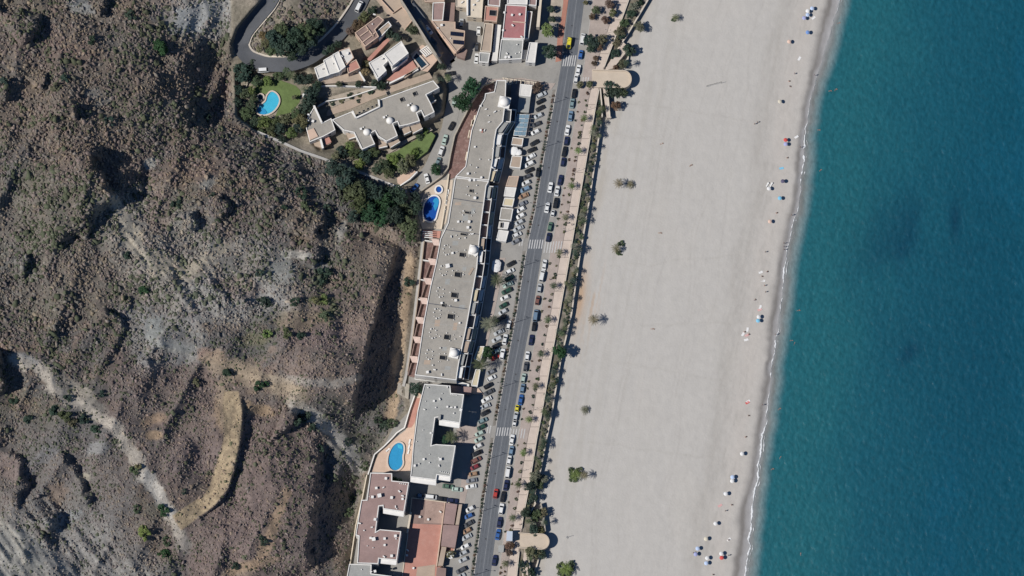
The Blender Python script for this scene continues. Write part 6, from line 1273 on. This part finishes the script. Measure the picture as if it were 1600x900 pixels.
parasol(776,412,'white','upper white cafe parasol beside the long block',1.9,0.1,'cafe parasols'); parasol(775,418.5,'white','lower white cafe parasol beside the long block',1.9,0.1,'cafe parasols')
parasol(803,236,'white','white cafe parasol between the shop roofs',1.9,0.1,'cafe parasols',2.6); parasol(810,238,'white','smaller white cafe parasol between the shop roofs',1.4,0.1,'cafe parasols',2.6); parasol(704,867,'white','large white parasol on the podium building',1.6,0.7,'cafe parasols',2.4); parasol(477,149,'white','white garden parasol beside the lawn palm',1.3,6.1,'garden parasols',2.2)
for x, y, c, a, lb in [(1271,28,'white',40,'white towel beside the top parasol cluster'),(1249,91.5,'white',60,'white towel alone near the top'),(1221,263,'light blue',10,'light blue towel near the wet sand'),(1188.5,425.5,'white',20,'white towel with dark bags halfway down the beach'),(1192,438.7,'white',0,'white towel below the dark bags'),(1188,480,'white',70,'upper white towel of a small group'),(1187,484,'pink',20,'pinkish towel of a small group'),(1168,515,'white',80,'topmost white towel of the four-towel group'),(1161,522,'white',60,'landward white towel of the four-towel group'),(1167,524,'pink',20,'pinkish towel in the middle of the four-towel group'),(1166,531,'white',15,'lowest white towel of the four-towel group'),(1169,627,'white',30,'white towel with a red edge on the lower beach'),(1125,790,'pink',30,'pink towel near the bottom'),(1244.5,214,'white',30,'white towel seaward of the red parasol'),(1139,843,'white',40,'white towel near the wet sand at the bottom'),(1134,771,'pale blue',0,'pale blue towel under the white parasol'),(1168,629,'red',30,'red towel on the lower beach')]: towel(x, y, c, lb, a)
def lounger(px, py, a, label, z=None):
    z = beach_z(px, py) if z is None else z; p = U(px, py, z+0.3); r = empty('sun_lounger', (p.x, p.y, z), R(a), label, 'sun lounger', 'sun loungers')
    obj('seat', mesh('seat', *box_vf(-0.3,0,0.34,1.3,0.62,0.07), 'awning_white'), r)
    v, f = box_vf(0,0,0,0.75,0.62,0.06); b = obj('backrest', mesh('backrest', v, f, 'awning_white'), r, (0.62,0,0.5)); b.rotation_euler = (0, R(-35), 0)
    lm = mesh('leg', *tube_vf((0,0,0), (0,0,0.32), 0.025, 0.025, 6), 'steel')
    for sx in (-0.85, 0.25):
        for sy in (-0.26, 0.26): obj('leg', lm, r, (sx, sy, 0))
lounger(1199,288.5,60,'landward lounger above the white parasol'); lounger(1205,288.5,60,'seaward lounger above the white parasol')
for i, (x, y, a) in enumerate([(700,300,80),(698,308,80),(697,316,80),(695,330,80),(693,338,80)]): lounger(x, y, a, 'white lounger beside the dark blue pool, '+ordinal(i+1)+' from the top', 0.1)
for i, (x, y, a) in enumerate([(640,690,75),(639,698,75),(638,706,75),(606,703,40)]): lounger(x, y, a, 'white lounger beside the sky blue pool, '+ordinal(i+1)+' from the top', 0.06)
nt = empty('volleyball_net', U(1115,132,beach_z(1115,132)), 0, 'beach volleyball net on the upper sand', 'net'); NZ = beach_z(1115,132)
for x, y in ((1104,136),(1127,130)):
    p = U(x, y, NZ)-nt.location; obj('post', mesh('post', *tube_vf((p.x,p.y,0), (p.x,p.y,2.5), 0.06, 0.06, 6), 'dark_metal'), nt)
a = U(1104,136,NZ)-nt.location; b = U(1127,130,NZ)-nt.location; NV = []; NF = []
for k in range(4):
    v, f = tube_vf((a.x,a.y,1.5+k*0.31), (b.x,b.y,1.5+k*0.31), 0.025, 0.025, 4); o = len(NV); NV += v; NF += [tuple(i+o for i in q) for q in f]
for k in range(1, 12):
    c = a.lerp(b, k/12); v, f = tube_vf((c.x,c.y,1.5), (c.x,c.y,2.43), 0.018, 0.018, 4); o = len(NV); NV += v; NF += [tuple(i+o for i in q) for q in f]
obj('netting', mesh('netting', NV, NF, 'dark_metal'), nt)
# footbridge mast on lower sand
sp = empty('shower_post', U(885,840,BEACH_Z), 0, 'thin shower post on the sand by the lower plaza', 'post'); obj('post', mesh('post', *tube_vf((0,0,0), (0,0,3.0), 0.07, 0.06, 6), 'steel'), sp); obj('base', mesh('base', *tube_vf((0,0,-0.2), (0,0,0.1), 0.6, 0.6, 12), 'kerb'), sp); obj('shower_head', mesh('shower_head', *merge([tube_vf((0,0,2.9), (0.4,0,2.95), 0.04, 0.04, 5), tube_vf((0.4,0,2.95), (0.4,0,2.85), 0.1, 0.12, 8)]), 'steel'), sp)

# ------------------------------------------------------------------ people
def skin_body(joints, edges, radii):
    me = bpy.data.meshes.new('body'); me.from_pydata(joints, edges, []); o = bpy.data.objects.new('tmp_body', me); COL.objects.link(o)
    o.modifiers.new('s', 'SKIN'); sv = me.skin_vertices[0].data
    for i, r in enumerate(radii): sv[i].radius = (r, r); sv[i].use_root = (i == 0)
    ss = o.modifiers.new('u', 'SUBSURF'); ss.levels = 1; ss.render_levels = 1
    dg = bpy.context.evaluated_depsgraph_get(); out = bpy.data.meshes.new_from_object(o.evaluated_get(dg)); out.name = 'body'; out.materials.clear(); out.materials.append(M['skin_cloth'])
    bpy.data.objects.remove(o); return out
ED = [(0,1),(1,2),(2,3),(3,4),(2,5),(5,6),(6,7),(2,8),(8,9),(9,10),(0,11),(11,12),(12,13),(13,14),(0,15),(15,16),(16,17),(17,18)]
RA = [0.15,0.13,0.15,0.06,0.10,0.055,0.045,0.035,0.055,0.045,0.035,0.085,0.06,0.045,0.04,0.085,0.06,0.045,0.04]
STAND = [(0,0,0.95),(0,0,1.15),(0,0,1.40),(0,0,1.52),(0.02,0,1.66),(0,0.2,1.38),(0.03,0.26,1.1),(0.1,0.25,0.86),(0,-0.2,1.38),(0.02,-0.27,1.1),(0.08,-0.26,0.86),(0,0.1,0.86),(0.08,0.11,0.48),(0.02,0.11,0.09),(0.16,0.12,0.04),(0,-0.1,0.86),(-0.06,-0.11,0.48),(-0.12,-0.11,0.09),(0.02,-0.12,0.04)]
LIE = [(0,0,0.15),(0.2,0,0.16),(0.45,0,0.16),(0.58,0,0.15),(0.72,0,0.16),(0.43,0.2,0.13),(0.2,0.32,0.09),(-0.02,0.34,0.07),(0.43,-0.2,0.13),(0.62,-0.36,0.09),(0.8,-0.3,0.07),(-0.09,0.1,0.13),(-0.45,0.14,0.14),(-0.85,0.15,0.07),(-0.9,0.16,0.14),(-0.09,-0.1,0.13),(-0.45,-0.16,0.2),(-0.84,-0.16,0.07),(-0.9,-0.17,0.14)]
SIT = [(0,0,0.14),(-0.04,0,0.36),(-0.08,0,0.6),(-0.06,0,0.72),(-0.03,0,0.86),(-0.08,0.2,0.58),(-0.26,0.28,0.34),(-0.34,0.26,0.08),(-0.08,-0.2,0.58),(0.12,-0.26,0.38),(0.3,-0.18,0.4),(0.08,0.1,0.14),(0.42,0.14,0.42),(0.7,0.13,0.08),(0.82,0.14,0.05),(0.08,-0.1,0.14),(0.4,-0.16,0.36),(0.66,-0.15,0.08),(0.78,-0.16,0.05)]
POSE = {k: skin_body(v, ED, RA) for k, v in (('standing', STAND), ('lying', LIE), ('sitting', SIT))}
HEAD = {'standing': STAND[4], 'lying': LIE[4], 'sitting': SIT[4]}; PEL = {'standing': STAND[0], 'lying': LIE[0], 'sitting': SIT[0]}
HAIR_ME = mesh('hair', *dome_vf((0,0,0), 0.115, 0.1, 10, 4), 'skin_cloth', True)
SHORT = mesh('swimwear', *tube_vf((0,0,-0.14), (0,0,0.1), 0.185, 0.16, 10, False), 'skin_cloth', True)
def person(px, py, pose, a, suit, label, z=None, group='people on the beach'):
    z = beach_z(px, py) if z is None else z; p = U(px, py, z+0.1); r = empty('person', (p.x, p.y, z), R(a), label, 'person', group)
    b = obj('body', POSE[pose], r); b.color = (0.38,0.22,0.15,1)
    h = obj('hair', HAIR_ME, r, (HEAD[pose][0]-0.01, HEAD[pose][1], HEAD[pose][2]+0.02)); h.color = (0.04,0.025,0.02,1)
    s = obj('swimwear', SHORT, r, (PEL[pose][0], PEL[pose][1], PEL[pose][2]-0.02)); s.color = (*CLOTH[suit], 1)
    if pose == 'lying': s.rotation_euler = (0, R(90), 0); h.rotation_euler = (0, R(90), 0); h.location = (LIE[4][0]+0.03, 0, 0.16)
for x, y, po, a, su, lb in [(1241,115.5,'standing',200,'blue','person standing on the sand near the upper waterline'),(1233,127,'sitting',10,'red','upper of two people sitting level with the volleyball net'),(1234,135,'sitting',-20,'blue','lower of two people sitting level with the volleyball net'),(1179,194,'standing',20,'dark violet','landward person of a pair walking on the open sand'),(1183,191.5,'standing',20,'dark violet','seaward person of a pair walking on the open sand'),(1230,247,'sitting',40,'orange','person sitting between the violet parasol and light blue towel'),
    (1213.5,333,'sitting',30,'red','person sitting above the orange parasol'),(1224.6,380.5,'standing',90,'dark violet','topmost of three people at the waterline'),(1224.6,386,'standing',90,'blue','middle one of three people at the waterline'),(1224.8,390.5,'standing',90,'dark violet','lowest of three people at the waterline'),(1195.5,394,'standing',0,'dark violet','person standing on the sand landward of the waterline trio'),(1198.5,425,'sitting',50,'blue','person sitting seaward of the white towel'),(1190.5,432,'sitting',0,'dark violet','person sitting below the white towel'),(1194.5,446.5,'standing',0,'red','person standing between two towel groups'),(1196,456.5,'standing',10,'dark violet','person walking above the small towel group'),(1179.5,469,'sitting',60,'blue','person sitting at the top of the small towel group'),(1163,519,'sitting',30,'red','person sitting in the four-towel group'),(1170,523,'sitting',80,'blue','seaward person sitting in the four-towel group'),
    (1211,523,'standing',0,'dark violet','person wading below the towel groups'),(1191,633,'standing',40,'blue','person standing on wet sand near the lower beach'),(1169.5,649.5,'sitting',0,'dark violet','person sitting below the red towel'),(1165,683,'sitting',30,'red','person sitting alone above the lone white parasol'),(1133,798.5,'standing',0,'dark violet','person standing below the pink towel'),(1143,789,'sitting',0,'pink','person sitting seaward of the pink towel'),(1138,844,'sitting',20,'orange','person sitting on the white towel near the bottom'),(1083,864,'standing',0,'blue','person standing landward of the bottom parasol cluster'),(1138,868,'standing',0,'dark violet','person standing seaward of the red parasol'),(1114,898,'sitting',0,'dark violet','person sitting at the bottom edge of the beach'),(1250,230.5,'standing',70,'dark violet','person standing at the foam below the red parasol'),(1272,118,'standing',0,'blue','person wading in the upper swash'),(1236.5,336.5,'standing',0,'dark violet','person on wet sand near the orange parasol'),
    (1079.5,258.5,'lying',30,'dark violet','person lying on the open sand, upper'),(1034,224.5,'lying',20,'white','person lying on the open sand nearest the bank'),(1031.5,364,'lying',0,'dark violet','person lying on the open sand level with the middle crossing'),(1020,514,'lying',0,'dark violet','person lying on the open sand lower down')]: person(x, y, po, a, su, lb)
for x, y, a, lb in [(1310.7,36,20,'topmost swimmer'),(1306,140,30,'swimmer level with the volleyball net'),(1279.5,203,0,'swimmer level with the red parasol'),(1282,266,40,'swimmer level with the light blue towel'),(1248,485,10,'swimmer level with the white and blue parasol pair'),(1236.8,532,0,'swimmer below the parasol pair'),(1218,639,30,'swimmer near the lower foam'),(1219,715,50,'swimmer seaward of the lone white parasol'),(1207,733,20,'swimmer close to the foam'),(1251,866,80,'swimmer nearest the bottom edge'),(1241,537,60,'swimmer seaward of the one below the parasol pair'),(1297,142,10,'swimmer close inshore beside another, level with the net')]:
    person(x, y, 'lying', a, 'dark violet', lb+' in the sea', SEA_Z-0.10, 'swimmers in the sea')
for x, y, a, i in [(887,62,0,0)]: pass
for i, (x, y, a) in enumerate([(893,352,60),(886,349,200),(859,437,80),(920,140,10),(812,820,40)]): person(x, y, 'standing', a, ['white','blue','red','dark violet','white'][i], ['pedestrian on the promenade near the middle crossing, seaward','pedestrian on the promenade near the middle crossing, landward','pedestrian on the pink pavement beside white kerb cars','pedestrian at the landward side of the upper plaza','pedestrian on the promenade above the kiosk'][i], 0.13, 'pedestrians')

# ------------------------------------------------------------------ labels that say which one, counted from the top of the picture
def number_group(group, base):
    L_ = sorted([o for o in COL.objects if o.parent is None and o.get('group') == group], key=lambda o: -o.location.y)
    for i, o in enumerate(L_):
        c = next((k for k in o.children if k.name.startswith('crown')), o); g = c.color[1]; w = 'dark' if g < 0.075 else ('green' if g < 0.12 else 'pale')
        o['label'] = f'{w} {base}, {ordinal(i+1)} from the top'
for g, b in (('garden trees around the light blue pool','tree in the garden of the light blue pool'),('trees in the garden below the domed row','tree in the garden below the domed row'),('trees inside the hairpin bend','tree in the hairpin bend clump'),('trees of the thicket by the dark blue pool','tree in the slope thicket beside the dark blue pool'),
    ('trees among the hillside villas','small tree among the hillside villas'),('green bushes on the hillside','bush standing out of the dry hillside scrub'),('trees on the paved strip near the top','tree left of the upper promenade'),('trees around the upper round plaza','tree on the bank by the upper plaza'),('trees around the lower round plaza','tree on the bank by the lower plaza'),('palms on the bank below the promenade','small palm on the bank below the promenade'),('bushes behind the domed row','bush in the bed behind the domed row'),('tufts under the beach palms','tuft at the foot of a beach palm'),('bushes on the road verge','low bush on the verge between parking lot and road'),('shrubs on the bank below the promenade','shrub on the bank between promenade and beach'),('bushes along the promenade','low bush between pavement and promenade'),('bushes beside the kerb cars','small bush at the pavement edge beside kerb cars')): number_group(g, b)
